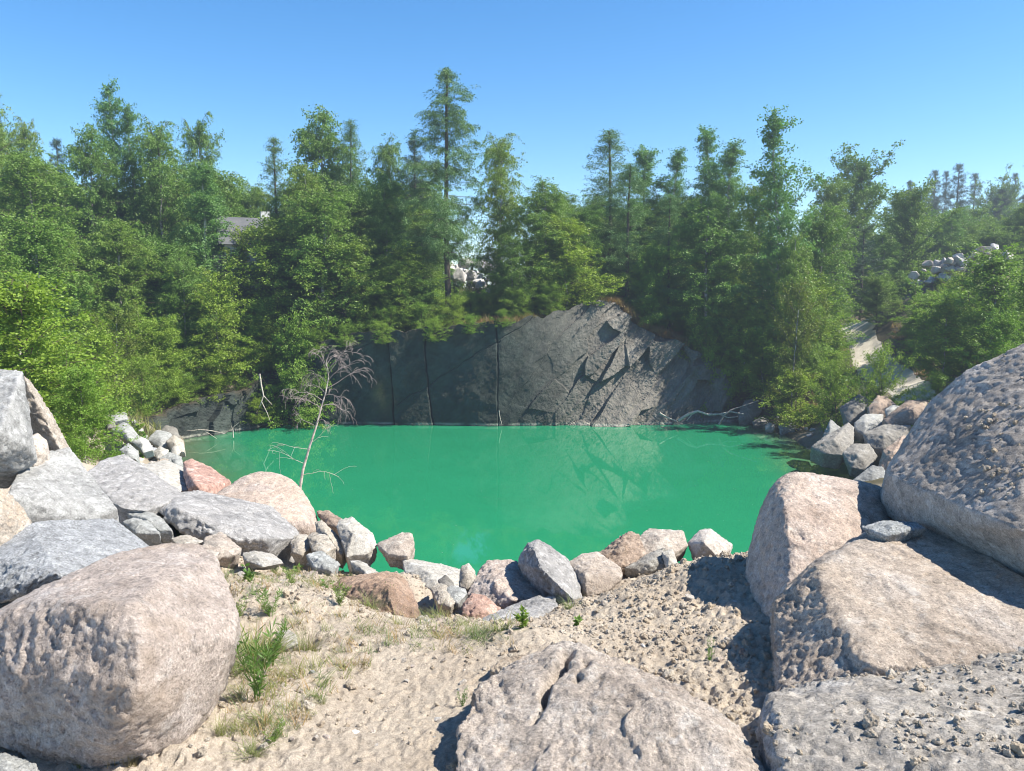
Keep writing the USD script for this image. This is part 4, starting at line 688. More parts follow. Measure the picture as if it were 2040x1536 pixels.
def plant(kind, x, y, z, H, W, label, group=None, v=None, cat=None):
    ms = MODEL[kind]; path, H0, W0 = ms[_pick.integers(len(ms)) if v is None else v % len(ms)]
    sw = min(W / W0, 1.7 * H / H0)
    t = thing(NAMES[kind], (x, y, z - .06), _pick.uniform(0, 360), (sw, sw, H / H0), label=label, cat=cat or ('shrub' if kind in ('shrub',) else 'tree'), group=group)
    t.GetPrim().GetReferences().AddInternalReference(path); t.GetPrim().SetInstanceable(True)
    return t
def tree_at(kind, px, top, d, w, label, group=None, v=None, base=None):
    p = at(px, 768, d); z = float(hf(p[0], p[1], False)) if base is None else float(at(px, base, d)[2])
    zt = float(at(px, top, d)[2]); H = max(.6, zt - z)
    plant(kind, p[0], p[1], z, H, 1.32 * w * d / 1570, label, group, v)
TREES = [
 ('birch', -5, 195, 45, 110, 'tall dark birch at the far left edge, its crown cut by the frame'),
 ('birch', 28, 250, 50, 95, 'blue-green birch just right of the tall one cut by the frame'),
 ('birch', 84, 246, 52, 75, 'narrow distant birch behind the wide pale-leaved birch'),
 ('birch', 78, 300, 38, 180, 'wide pale-leaved birch with a rounded top, standing forward at far left'),
 ('spruce', 141, 286, 58, 60, 'thin spruce tip poking between two birches against the sky'),
 ('birch', 205, 265, 44, 110, 'broad birch left of the tall aspen spire on the left'),
 ('aspen', 262, 180, 46, 92, 'tallest aspen on the left, a spire with a loose top tuft'),
 ('aspen', 298, 225, 46, 70, 'slim aspen leaning beside the tallest one on the left'),
 ('birch', 345, 250, 45, 125, 'full birch right of the left aspens'),
 ('birch', 416, 240, 50, 85, 'dark slender birch with sky on its right side'),
 ('aspen', 418, 330, 42, 105, 'bright green aspen in front of the dark slender birch'),
 ('birch', 476, 366, 60, 90, 'low far birch in the skyline dip left of the sparse larch'),
 ('young_larch', 562, 284, 50, 95, 'sparse feathery larch at the right side of the skyline dip'),
 ('birch', 652, 232, 48, 130, 'tall blue-green weeping birch left of the tall larch'),
 ('young_larch', 708, 250, 47, 80, 'pointed green larch against the weeping birch'),
 ('birch', 622, 330, 43, 95, 'yellow-tinged birch below the weeping birch'),
 ('birch', 640, 372, 41, 170, 'large pale birch with spreading crown above the dark cliff end'),
 ('birch', 776, 284, 50, 70, 'small-topped birch between the green larch and the dark spruce'),
 ('birch', 772, 345, 44, 105, 'drooping birch left of the dark spruce'),
 ('spruce', 832, 286, 49, 95, 'dark spruce behind the left side of the tall larch'),
 ('larch', 893, 155, 43, 175, 'tall larch with bare dark stem, highest tree on the skyline', ),
 ('birch', 1004, 274, 45, 100, 'slender birch right of the tall larch'),
 ('birch', 1084, 362, 43, 115, 'round-topped pale birch between slender birch and dark larch'),
 ('young_larch', 1210, 270, 47, 150, 'dark broad larch on the skyline above the cliff peak'),
 ('young_larch', 1246, 332, 44, 150, 'soft green feathery larch before the dark broad larch'),
 ('aspen', 1277, 302, 50, 85, 'airy aspen to the right of the two larches'),
 ('aspen', 1340, 308, 49, 80, 'blue-green aspen left of the paired aspen spires'),
 ('aspen', 1402, 258, 49, 95, 'tall aspen spire with a ragged side bump'),
 ('aspen', 1450, 294, 48, 100, 'aspen spire right of the ragged tall spire'),
 ('young_larch', 1330, 392, 43, 125, 'low feathery larch in front of the aspen spires'),
 ('birch', 1402, 402, 42, 130, 'mid-height birch under the aspen spires'),
 ('birch', 1492, 362, 45, 100, 'pale birch just left of the pale-stemmed aspen'),
 ('aspen', 1552, 232, 41, 115, 'pale-stemmed aspen with the highest spire on the right bank'),
 ('birch', 1625, 410, 43, 105, 'weeping birch hanging over the path side of the pale-stemmed aspen'),
 ('birch', 1578, 470, 39.5, 84, 'full birch low on the bank below the pale-stemmed aspen'),
 ('yellow_birch', 1580, 540, 37.5, 90, 'yellowing birch in front of the pale-stemmed aspen'),
 ('broadleaf', 1694, 300, 60, 130, 'broad round-crowned tree on the skyline right of the aspen'),
 ('broadleaf', 1640, 350, 58, 100, 'darker shoulder tree left of the round-crowned one'),
 ('pine', 1708, 450, 50, 110, 'pine with flat layered branches beside the path'),
 ('birch', 1748, 470, 53, 95, 'open birch with a visible slanted stem behind the path'),
 ('broadleaf', 1802, 366, 54, 110, 'bright green tree with a cone-like crown right of the path'),
 ('birch', 1880, 415, 60, 120, 'soft birch between bright cone-like tree and the far pines'),
 ('birch', 1950, 440, 64, 110, 'rounded birch left of the last birch on the right'),
 ('birch', 2022, 400, 58, 140, 'last light birch at the right picture edge'),
 ('aspen', 430, 395, 43.5, 64, 'bright aspen standing before the left end of the grey roof'),
 ('birch', 556, 420, 43.4, 64, 'birch standing before the right end of the grey roof'),
 ('birch_bush', 496, 452, 42.8, 92, 'leafy sapling under the eaves of the grey-roofed house'),
 ('spruce', 1793, 366, 95, 45, 'first small dark spruce of the far right skyline'),
 ('spruce', 1840, 346, 100, 50, 'pointed spruce second in the far right skyline'),
 ('spruce', 1862, 348, 104, 40, 'thin spruce in the middle of the far right skyline'),
 ('spruce', 1885, 334, 100, 55, 'tallest spruce of the far right skyline'),
 ('spruce', 1918, 352, 104, 50, 'squat spruce left of the far poplar'),
 ('broadleaf', 1972, 342, 92, 75, 'far poplar-like tree among the skyline spruces'),
 ('spruce', 1996, 352, 100, 40, 'narrow spruce right of the far poplar-like tree'),
 ('pine', 2034, 332, 90, 70, 'dark pine cut by the right picture edge'),
 ('birch_bush', 1965, 485, 33, 235, 'big bright bush above the largest dark boulder'),
 ('birch_bush', 1878, 575, 34.5, 120, 'wide rounded bush right of the gravel path'),
 ('birch_bush', 2060, 520, 29, 150, 'tall bush at the right edge over the largest boulder'),
 ('broadleaf', 1742, 530, 45, 120, 'shadowy bush closing the top of the gravel path'),
 ('shrub', 1758, 678, 31, 88, 'upright bright shrub in front of the gravel path'),
 ('shrub', 1668, 700, 33, 84, 'rounded bright shrub left of the upright one by the path'),
 ('shrub', 1868, 735, 29, 66, 'small bright shrub between the path and the largest boulder'),
 ('shrub', 1580, 730, 37, 130, 'spreading green shrub over the shore at the cliff end'),
 ('birch_bush', 1996, 612, 27, 110, 'slender bright sapling just above the largest boulder'),
 ('birch_bush', 1128, 432, 42.5, 175, 'round bright birch clump on the cliff edge'),
 ('birch_bush', 1058, 470, 42.6, 110, 'darker sapling left of the round bright clump'),
 ('birch', 1160, 410, 44, 90, 'young birch behind the round bright clump'),
 ('birch_bush', 1292, 480, 42.4, 78, 'bright yellow-green sapling at the cliff peak'),
 ('shrub', 1410, 606, 41.6, 100, 'yellow-green shrub perched above the right cliff shoulder'),
 ('shrub', 1178, 585, 41.6, 66, 'small light shrub on the rim left of the cliff peak'),
 ('shrub', 1206, 578, 42.4, 44, 'tiny green shrub at the very cliff peak'),
 ('birch_bush', 1480, 560, 41.5, 130, 'dense dark-shaded sapling at the cliff end'),
 ('birch_bush', 1520, 610, 40.5, 130, 'leafy sapling hanging over the right cliff end'),
 ('birch_bush', 812, 458, 42.6, 130, 'light green sapling on the cliff edge left of the tall larch'),
 ('birch_bush', 748, 520, 43, 110, 'dark green sapling on the rim beside the light one'),
 ('broadleaf', 690, 470, 41.2, 170, 'dark spreading tree leaning over the left end of the shaded face'),
 ('broadleaf', 800, 520, 41.4, 150, 'low spreading tree shading the face below the light green sapling'),
 ('broadleaf', 848, 548, 41.6, 85, 'low dark tree at the left side of the white rubble'),
 ('birch', 1024, 470, 41.8, 80, 'drooping young birch shading the long upright joint'),
 ('birch_bush', 1000, 520, 43.6, 42, 'sapling half hiding the white rubble heap'),
 ('shrub', 868, 575, 42.6, 44, 'shrub in front of the left part of the white rubble'),
 ('shrub', 935, 575, 42.4, 70, 'low shrub at the foot of the tall larch'),
 ('broadleaf', 560, 440, 42, 170, 'dark leafy tree over the shaded corner of the pond'),
 ('birch_bush', 440, 530, 38.6, 120, 'pointed bright sapling leaning over the left pond corner'),
 ('birch', 380, 500, 38.6, 105, 'birch with hanging sprays behind the pointed sapling'),
 ('birch', 250, 440, 38, 170, 'olive-green weeping birch in the middle of the left wood'),
 ('birch', 160, 480, 37, 130, 'darker birch left of the olive weeping one'),
 ('broadleaf', 330, 470, 40, 130, 'dense bush between the weeping birches'),
 ('birch_bush', 325, 600, 36.2, 115, 'ragged sapling above the left rubble bank'),
 ('yellow_birch', 235, 600, 32, 100, 'sapling with yellowing leaves above the left rubble'),
 ('shrub', 280, 700, 33.5, 90, 'olive shrub topping the left rubble bank'),
 ('shrub', 345, 705, 36.6, 66, 'thin-leaved shrub leaning to the dark pond corner'),
 ('birch_bush', 520, 590, 40.2, 95, 'sapling with pale large leaves in the shaded corner'),
 ('shrub', 592, 640, 40.9, 66, 'sunlit shrub hanging from the dark cliff end'),
 ('shrub', 622, 650, 38.9, 66, 'shrub rooted in a crack high on the dark end of the face', None, None, 712),
 ('shrub', 690, 640, 38.9, 74, 'shrub hanging over the top of the dark slab', None, None, 690),
 ('shrub', 765, 636, 38.9, 70, 'shrub hanging over the upper edge beside the rust stain', None, None, 684),
 ('shrub', 868, 628, 38.8, 76, 'shrub hanging over the narrow slab', None, None, 680),
 ('shrub', 940, 622, 38.7, 66, 'shrub hanging over the long upright joint of the face', None, None, 664),
 ('shrub', 1000, 612, 38.9, 60, 'shrub on the rim just right of the long upright joint', None, None, 652),
 ('shrub', 556, 690, 40.4, 60, 'dark shrub clinging to the shaded corner wall'),
 ('shrub', 470, 690, 39.2, 95, 'leafy shrub hanging over the left cliff foot'),
 ('shrub', 365, 735, 36.4, 70, 'dark-gapped shrub over the low rocks of the left corner', None, None, 818),
 ('shrub', 432, 742, 37.6, 74, 'shrub hanging low over the left corner rocks', None, None, 820),
 ('shrub', 488, 750, 38.6, 70, 'shrub growing down the rock beside the low waterline shrub', None, None, 822),
 ('shrub', 542, 752, 39.5, 66, 'shrub growing down the rock where the shaded face begins', None, None, 828),
 ('birch_bush', 1828, 590, 41, 80, 'bright bush closing the far side of the gravel path'),
 ('birch_bush', 1848, 560, 40, 100, 'bush under the pale spoil heap'),
 ('birch_bush', 1775, 585, 46, 60, 'dim bush above the bend of the gravel path'),
 ('birch_bush', 1905, 535, 41, 110, 'bush covering the right part of the pale spoil heap'),
 ('shrub', 410, 715, 38.0, 60, 'bright little shrub on the left cliff'),
 ('shrub', 508, 790, 37.9, 60, 'low shrub at the waterline of the left cliff', None, None, 846),
 ('birch_bush', 55, 540, 17, 330, 'bright birch bush filling the left edge above the pale blocks', None, None, 900),
 ('birch_bush', 165, 690, 15.5, 118, 'bright birch bush behind the curved slab', None, None, 930),
 ('shrub', 110, 640, 19, 140, 'yellow-green bush between the two bright birch bushes', None, None, 890),
 ('birch_bush', 60, 590, 22, 190, 'bush further back behind the bright ones at left', None, None, 860),
 ('birch', 100, 430, 30, 190, 'tall leafy birch above the bright bushes at left'),
 ('birch', -20, 460, 26, 170, 'birch at the left edge behind the bright bush'),
 ('shrub', 190, 640, 28, 150, 'grey-green shrub above the bright birch bush'),
 ('shrub', 640, 614, 40.0, 64, 'dim shrub on the shaded rim at the dark left end of the face', None, None, 690),
 ('shrub', 712, 596, 40.2, 72, 'dim shrub on the shaded rim next to the left end', None, None, 668),
 ('shrub', 775, 604, 40.3, 64, 'dim shrub on the rim over the rust-stained slab', None, None, 668),
 ('shrub', 842, 598, 40.4, 72, 'dim shrub on the rim over the narrow slab', None, None, 664),
 ('shrub', 902, 584, 40.5, 64, 'dim shrub on the rim under the tall larch', None, None, 654),
 ('shrub', 1035, 566, 40.9, 72, 'leafy shrub drooping over the rim under the round birch clump', None, None, 640),
 ('shrub', 1100, 556, 41.0, 64, 'sunlit shrub drooping over the rim beside the lighter shrub', None, None, 630),
]
for row in TREES: tree_at(*row)
# the wood behind
fr = np.random.default_rng(31)
FILL = [('birch', (-60, 480), (330, 420), (46, 58), 34, 'birch stem and foliage deep in the left wood', 'birches deep in the left wood'),
 ('birch', (520, 860), (350, 440), (46, 56), 32, 'birch in the shade of the wood left of the tall larch', 'birches behind the skyline trees left of the larch'),
 ('young_larch', (560, 860), (400, 460), (44, 50), 9, 'dim young larch in the wood left of the tall larch', 'young larches in the shade'),
 ('birch', (1090, 1510), (385, 460), (47, 56), 30, 'birch behind the larches and aspens above the cliff', 'birches behind the cliff-top larches'),
 ('birch_bush', (1300, 1500), (480, 590), (43, 46), 14, 'leafy young growth at the feet of the aspen spires', 'young growth under the aspens'),
 ('broadleaf', (1560, 2060), (400, 470), (56, 80), 38, 'distant leafy tree in the wood on the right', 'distant trees of the right wood'),
 ('birch_bush', (1575, 1625), (540, 600), (41, 46), 6, 'leafy young growth along the left side of the path', 'young growth beside the path'),
 ('birch_bush', (1850, 2080), (560, 620), (38, 45), 16, 'leafy thicket behind the bushes right of the path', 'thicket right of the path'),
 ('birch_bush', (150, 600), (560, 640), (38.5, 43), 20, 'leafy thicket under the left wood', 'thicket under the left wood'),
 ('shrub', (640, 1000), (575, 620), (42.6, 44.5), 16, 'low shrub in shade along the cliff rim', 'shrubs along the cliff rim'),
 ('shrub', (120, 320), (600, 700), (34.5, 38), 14, 'shrub crowding the top of the left bank', 'shrubs on the left bank'),
 ('spruce', (1760, 2060), (380, 410), (85, 120), 16, 'small dark spruce in the far right wood', 'spruces in the far right wood')]
for kind, xs, ts, ds, n, lab, grp in FILL:
    for _ in range(n):
        d = fr.uniform(*ds); tree_at(kind, fr.uniform(*xs), fr.uniform(*ts), d, fr.uniform(95, 150) * 45 / d, lab, grp)

# ------------------------------------------------------------------ soil clods and gravel (uncountable)
def instancer(name, protos, pos, scl, which, seed, label, cat, yaw_only=False, parent='/World', kind='stuff'):
    r = np.random.default_rng(seed); pi = UsdGeom.PointInstancer.Define(stage, numbered(f'{parent}/{name}'))
    rel = pi.CreatePrototypesRel()
    for i, (pn, mesh, m_, tint_) in enumerate(protos):
        o = obj(pn, mesh, m_, str(pi.GetPath()) , smooth=False, tint=None if tint_ is None else np.tile(tint_, (len(mesh[0]), 1))); rel.AddTarget(o.GetPath())
    n = len(pos); pi.CreateProtoIndicesAttr(Vt.IntArray.FromNumpy(np.asarray(which, np.int32)))
    pi.CreatePositionsAttr(Vt.Vec3fArray.FromNumpy(np.asarray(pos, np.float32)))
    s_ = np.asarray(scl, float); s_ = np.repeat(s_[:, None], 3, 1) if s_.ndim == 1 else s_
    pi.CreateScalesAttr(Vt.Vec3fArray.FromNumpy(s_.astype(np.float32)))
    a = r.uniform(0, 2 * math.pi, n)
    if yaw_only: q = np.stack([np.cos(a / 2), 0 * a, 0 * a, np.sin(a / 2)], 1)
    else: q = r.normal(0, 1, (n, 4)); q /= np.linalg.norm(q, axis=1, keepdims=True)
    pi.CreateOrientationsAttr(Vt.QuathArray([Gf.Quath(float(w_), float(x_), float(y_), float(z_)) for w_, x_, y_, z_ in q]))
    tag(pi, label, cat, kind=kind); return pi
cl = []
for k in range(6):
    m_ = trimesh.creation.icosphere(2, 1.0); v = np.array(m_.vertices) * [1, .85, .7]
    v = v * (1 + 1.5 * (fbm(v * 1.9 + k * 9, 3, 400 + k)[:, None] - .5)); cl.append((v, np.array(m_.faces)))
sand_t = [(.385, .322, .248), (.36, .298, .225), (.40, .34, .27), (.36, .31, .25), (.33, .285, .23), (.41, .365, .305)]
gr = np.random.default_rng(55); n0 = 34000
th, r0_ = gr.uniform(-.60, .62, n0), np.sqrt(gr.uniform(2.3 ** 2, 6.9 ** 2, n0))
gxy = np.c_[np.sin(th) * r0_, np.cos(th) * r0_]; den = np.clip((fbm(np.c_[gxy * .8, 0 * th], 3, 21) - .42) * 5, 0, 1)
den = np.maximum(.26, den * .8) * np.clip(.35 + (gxy[:, 0] > .2) * .65 + (gxy[:, 1] > 4.2) * .3, 0, 1); ok = gr.random(n0) < den
gxy = gxy[ok]; gs = np.exp(gr.normal(math.log(.0062), .55, len(gxy))) * (.75 + .08 * np.hypot(gxy[:, 0], gxy[:, 1])); gs = np.minimum(gs, .030)
gz = hf(gxy[:, 0], gxy[:, 1]) + gs * .1
gp = np.c_[gxy, gz]
for lab, n1, thr in (('flat-topped grey slab strewn with dry soil clods, in the near right corner', 700, .50), ('largest dark boulder with a blue-grey shaded face, highest on the heap', 300, .55)):
    v, f, nn_ = MESH[lab]; c = np.clip((nn_[:, 2] - .35) * 3, 0, 1) * np.clip((fbm(v * 2.6, 4, 88) - thr) * 9, 0, 1); kk = gr.choice(len(v), n1, p=c / c.sum())
    g_ = np.exp(gr.normal(math.log(.0068), .55, n1)); gp = np.vstack([gp, v[kk] + nn_[kk] * g_[:, None] * .3]); gs = np.r_[gs, np.minimum(g_, .028)]
instancer('soil_clods', [('clod', c_, M['soil'], t_) for c_, t_ in zip(cl, sand_t)], gp, gs, gr.integers(0, 6, len(gp)), 3, 'dry crumbled soil clods scattered over the sand and the near slab', 'soil')

# ------------------------------------------------------------------ grass and weeds
def blades(seed, n, h, w, spread, lean, rbase):
    r = np.random.default_rng(seed); V, Fc = [], []
    for i in range(n):
        a = r.uniform(0, 6.28); b = np.array([math.cos(a), math.sin(a), 0]) * rbase * math.sqrt(r.random()); d = r.uniform(0, 6.28); o = np.array([math.cos(d), math.sin(d), 0])
        hh = h * r.uniform(.45, 1.1); t = np.linspace(0, 1, 5)[:, None]; ln = lean * r.uniform(.2, 1.3)
        P = b + o * (ln * hh * t ** 2 + spread * t) + np.array([0, 0, 1]) * hh * (t - .25 * ln * t ** 2); sd = np.cross(o, [0, 0, 1]) * w * (1 - t ** 1.5 * .92) * .5
        k = len(V) * 10; V.append(np.stack([P - sd, P + sd], 1).reshape(-1, 3)); g = np.arange(4)[:, None] * 2 + k
        Fc.append(np.vstack([g + [0, 1, 3], g + [0, 3, 2]]))
    return np.vstack(V), np.vstack(Fc)
def weed(seed, h, n, ll, lw, up=.6, bushy=1.0):
    """a few stems with small leaves up their length"""
    r = np.random.default_rng(seed); st, C, D = [], [], []
    for i in range(n):
        a = r.uniform(0, 6.28); o = np.array([math.cos(a), math.sin(a), 0]); hh = h * r.uniform(.5, 1.05); t = np.linspace(0, 1, 5)[:, None]
        P = o * .12 * h * bushy * (t + t ** 2) + np.array([0, 0, hh]) * t + np.cumsum(r.normal(0, .012 * h, (5, 3)), 0); P[0] = o * .01
        st.append(tube(P, .004 * h ** .5, .0015, 4)); k = int(22 * bushy); u = r.uniform(.12, 1, k); q = np.stack([np.interp(u, t[:, 0], P[:, j]) for j in range(3)], -1)
        C.append(q); D.append(np.c_[r.normal(0, 1, (k, 2)), r.uniform(up - .5, up + .5, k)])
    return join(st), leaf_quads(np.vstack(C), np.vstack(D), ll, lw, r)
def model(name, parts):
    path = f'/World/tree_models/{name}'; UsdGeom.Xform.Define(stage, path)
    for pn, mesh, m_ in parts: obj(pn, mesh, m_, path)
    return path
GM = {'grass': [model(f'grass_tuft_{i:03d}', [('blades', blades(500 + i, 70, .16, .0045, .05, .9, .05), M['grass_blade'])]) for i in range(3)],
      'dry': [model(f'dry_grass_tuft_{i:03d}', [('blades', blades(510 + i, 60, .15, .004, .05, .8, .06), M['dry_blade'])]) for i in range(2)],
      'weed': [model(f'feathery_weed_{i:03d}', [(n_, g_, M[mm]) for (n_, mm), g_ in zip((('stems', 'weed_leaf'), ('leaves', 'weed_leaf')), weed(520 + i, .26, 7, .045, .006, .7, 1.6))]) for i in range(2)],
      'leafy': [model(f'leafy_weed_{i:03d}', [(n_, g_, M[mm]) for (n_, mm), g_ in zip((('stems', 'weed_leaf'), ('leaves', 'weed_leaf')), weed(530 + i, .16, 5, .055, .024, .6, .7))]) for i in range(2)]}
GH = dict(grass=.16, dry=.15, weed=.26, leafy=.16); GN = dict(grass='grass_tuft', dry='dry_grass_tuft', weed='feathery_weed', leafy='leafy_weed')
def sprout(kind, px, py, hpx, label, group=None, wide=1.0, d=None):
    d = d or ground_hit(px, py, 1.8, 60, 500); p = at(px, py, d); z = float(hf(p[0], p[1])); sc = hpx * d / 1570 / GH[kind]
    path = GM[kind][_pick.integers(len(GM[kind]))]
    t = thing(GN[kind], (p[0], p[1], z - .01), _pick.uniform(0, 360), (sc * wide, sc * wide, sc), label=label, cat='grass tuft' if kind in ('grass', 'dry') else 'weed', group=group)
    t.GetPrim().GetReferences().AddInternalReference(path); t.GetPrim().SetInstanceable(True)
WEEDS = [('grass', 500, 1335, 66, 'lush green grass clump beside the huge tan boulder', 1.5), ('grass', 530, 1310, 60, 'second lush grass clump, right behind the first one', 1.4), ('grass', 485, 1300, 70, 'grass clump tight against the smooth side of the huge tan boulder', 1.2),
 ('weed', 512, 1400, 190, 'tall feathery weed standing in front of the lush grass', .55), ('weed', 540, 1330, 100, 'feathery weed in the lush grass with arching stems', .9), ('weed', 470, 1240, 60, 'feathery weed above the lush grass', 1.0),
 ('weed', 540, 1240, 75, 'feathery weed on the soil hump above the hole', .9), ('weed', 583, 1200, 45, 'low green weed in the middle of the soil hump', 1.0), ('weed', 678, 1230, 65, 'yellow-green weed right of the soil hump', .8), ('leafy', 645, 1185, 30, 'small leafy weed above the yellow-green one', 1.0),
 ('grass', 605, 1290, 60, 'grass tuft growing in the hole', .6), ('dry', 622, 1295, 55, 'dry stalks leaning at the edge of the hole', .5), ('weed', 760, 1200, 65, 'feathery weed before the striped brown slab', .9), ('grass', 735, 1215, 40, 'pale grass at the left foot of the striped brown slab', 1.0),
 ('leafy', 1042, 1278, 42, 'bright broad-leaved weed under the flat light grey slab', 1.0), ('grass', 1000, 1275, 38, 'pale grass under the flat light grey slab', 1.5), ('grass', 955, 1285, 34, 'pale grass patch left of the broad-leaved weed', 1.5), ('grass', 1135, 1215, 36, 'thin grass at the foot of the grey pointed boulder', .9),
 ('leafy', 1150, 1260, 26, 'low weed on the soil below the pointed boulder', 1.0), ('weed', 1412, 1330, 55, 'thin weed standing in the boulder shadow', .5), ('grass', 850, 1190, 40, 'bright grass between the long pale slab and the tan chunk', 1.2), ('grass', 865, 1215, 30, 'low grass below the tan chunk', 1.2),
 ('weed', 545, 1125, 26, 'weed below the end of the long grey slab', 1.0), ('leafy', 590, 1118, 30, 'fresh green weed below the squat tan stone', 1.2), ('weed', 735, 1095, 42, 'weed with a tall flower stalk before the pale grey block', .8), ('weed', 360, 1075, 60, 'weed growing in front of the long grey slab', .6), ('weed', 500, 1090, 34, 'weed in the shade of the long grey slab', 1.0),
 ('grass', 440, 1140, 30, 'grass at the pyramid-like stone', 1.2), ('grass', 640, 1160, 32, 'grass by the narrow pale shard', 1.2), ('grass', 700, 1150, 30, 'grass in front of the narrow pale shard', 1.3), ('leafy', 495, 1180, 36, 'green weed between boulder and soil hump', 1.0),
 ('grass', 440, 1465, 55, 'dark grass tuft at the right foot of the huge tan boulder', .6), ('grass', 480, 1455, 35, 'small grass tuft beside the dark one', .9), ('weed', 545, 1480, 50, 'straggly weed on the sand near the picture bottom', 1.2), ('grass', 640, 1400, 26, 'tiny grass tuft alone on the sand', .9), ('weed', 920, 1400, 50, 'weed at the left side of the front boulder', .6), ('grass', 500, 1505, 40, 'sparse grass at the picture bottom', 1.4),
 ('dry', 220, 1530, 70, 'dry stalks in front of the huge tan boulder', .6), ('dry', 260, 1532, 60, 'thin dry stalks right of the first ones, under the huge boulder', .5), ('grass', 160, 1534, 55, 'green stalks with seed heads at the bottom left', .4)]
for kd, x, y, h, lab, wd in WEEDS: sprout(kd, x, y, h, lab, wide=wd)
# sparse thin grass everywhere in the weedy soil, too many to count
ns = scatter_px([(430, 1130), (620, 1120), (860, 1170), (940, 1260), (1060, 1270), (1000, 1310), (760, 1300), (560, 1480), (440, 1480), (480, 1280)], 330, 14)
gb = [('blades', blades(600, 16, .07, .0028, .03, .9, .04), M['grass_blade'], None), ('blades', blades(601, 14, .06, .0026, .03, .8, .05), M['dry_blade'], None)]
nr_ = np.random.default_rng(15)
instancer('sparse_grass', gb, [(x, y, z) for x, y, z, d in ns], nr_.uniform(.5, 1.3, len(ns)), nr_.integers(0, 2, len(ns)), 16, 'thin sparse grass growing through the sandy soil', 'grass', yaw_only=True)
# dry grass of the cliff rim and the right bank
dp = []
for (x0, x1, y0, y1, d0, n) in [(1225, 1360, 0, 0, 41.6, 120), (940, 1060, 0, 0, 41.5, 70), (640, 940, 0, 0, 41.2, 90), (1360, 1460, 0, 0, 41.6, 40)]:
    for _ in range(n):
        x = nr_.uniform(x0, x1); d = d0 + nr_.uniform(-.3, 1.6); p = at(x, 600, d); dp.append((p[0], p[1], float(hf(p[0], p[1])) - .03))
rim_y = lambda q: foot_at(np.array([q]))[0][0]
for q0, q1, n_ in ((1205, 1375, 230), (930, 1070, 34)):
    for q in nr_.uniform(q0, q1, n_):
        bx_, by_ = rim_y(q); tz_ = float(at(q, np.interp(q, top_py[:, 0], top_py[:, 1]), np.interp(q, foot_px[:, 0], foot_px[:, 2]) + .8)[2]); bk = nr_.uniform(.0, 1.1)
        dp.append((bx_, by_ + np.interp(q, [300, 640, 1000, 1180, 1300, 1500], [.12, -.05, -.05, .26, .40, .36]) * tz_ + bk, tz_ - .12 - .16 * bk ** 1.5))
bank2 = scatter_px([(1560, 800), (1640, 780), (1660, 830), (1590, 845)], 70, 18, 25, 45) + scatter_px([(1600, 690), (1650, 660), (1690, 700), (1640, 740)], 40, 19, 25, 55) + scatter_px([(1760, 640), (1880, 700), (1880, 790), (1840, 760)], 60, 20, 25, 55)
dp += [(x, y, z) for x, y, z, d in bank2]
db = [('blades', blades(610, 34, .42, .02, .12, .7, .2), M['dry_blade'], None), ('blades', blades(611, 34, .38, .02, .12, .7, .2), M['rust_blade'], None)]
instancer('dry_grass', db, dp, nr_.uniform(.6, 1.4, len(dp)), nr_.integers(0, 2, len(dp)), 17, 'dry straw and rust coloured grass along the cliff rim and right bank', 'grass', yaw_only=True)
# undergrowth of the wood floor
ux = np.r_[nr_.uniform(-34, -9, 900), nr_.uniform(-12, 14, 500), nr_.uniform(13, 34, 800)]; uy = np.r_[nr_.uniform(22, 58, 900), nr_.uniform(42.5, 58, 500), nr_.uniform(26, 58, 800)]
uz = hf(ux, uy); dpath = np.min(np.hypot(ux[:, None] - pc[None, :, 0], uy[:, None] - pc[None, :, 1]), 1)
ok = (uz > .5) & (dpath > 1.7) & ~contains_xy(pond_poly.buffer(1.0), ux, uy)
ub = [('leaves', weed(620 + i, .55, 12, .10, .07, .5, 1.5)[1], M['birch_leaf'], None) for i in range(2)] + [('blades', blades(630, 50, .5, .02, .15, .8, .3), M['grass_blade'], None)]
instancer('undergrowth', ub, np.c_[ux, uy, uz][ok], nr_.uniform(.7, 2.0, ok.sum()), nr_.integers(0, 3, ok.sum()), 20, 'low leafy undergrowth covering the floor of the woods', 'undergrowth', yaw_only=True)

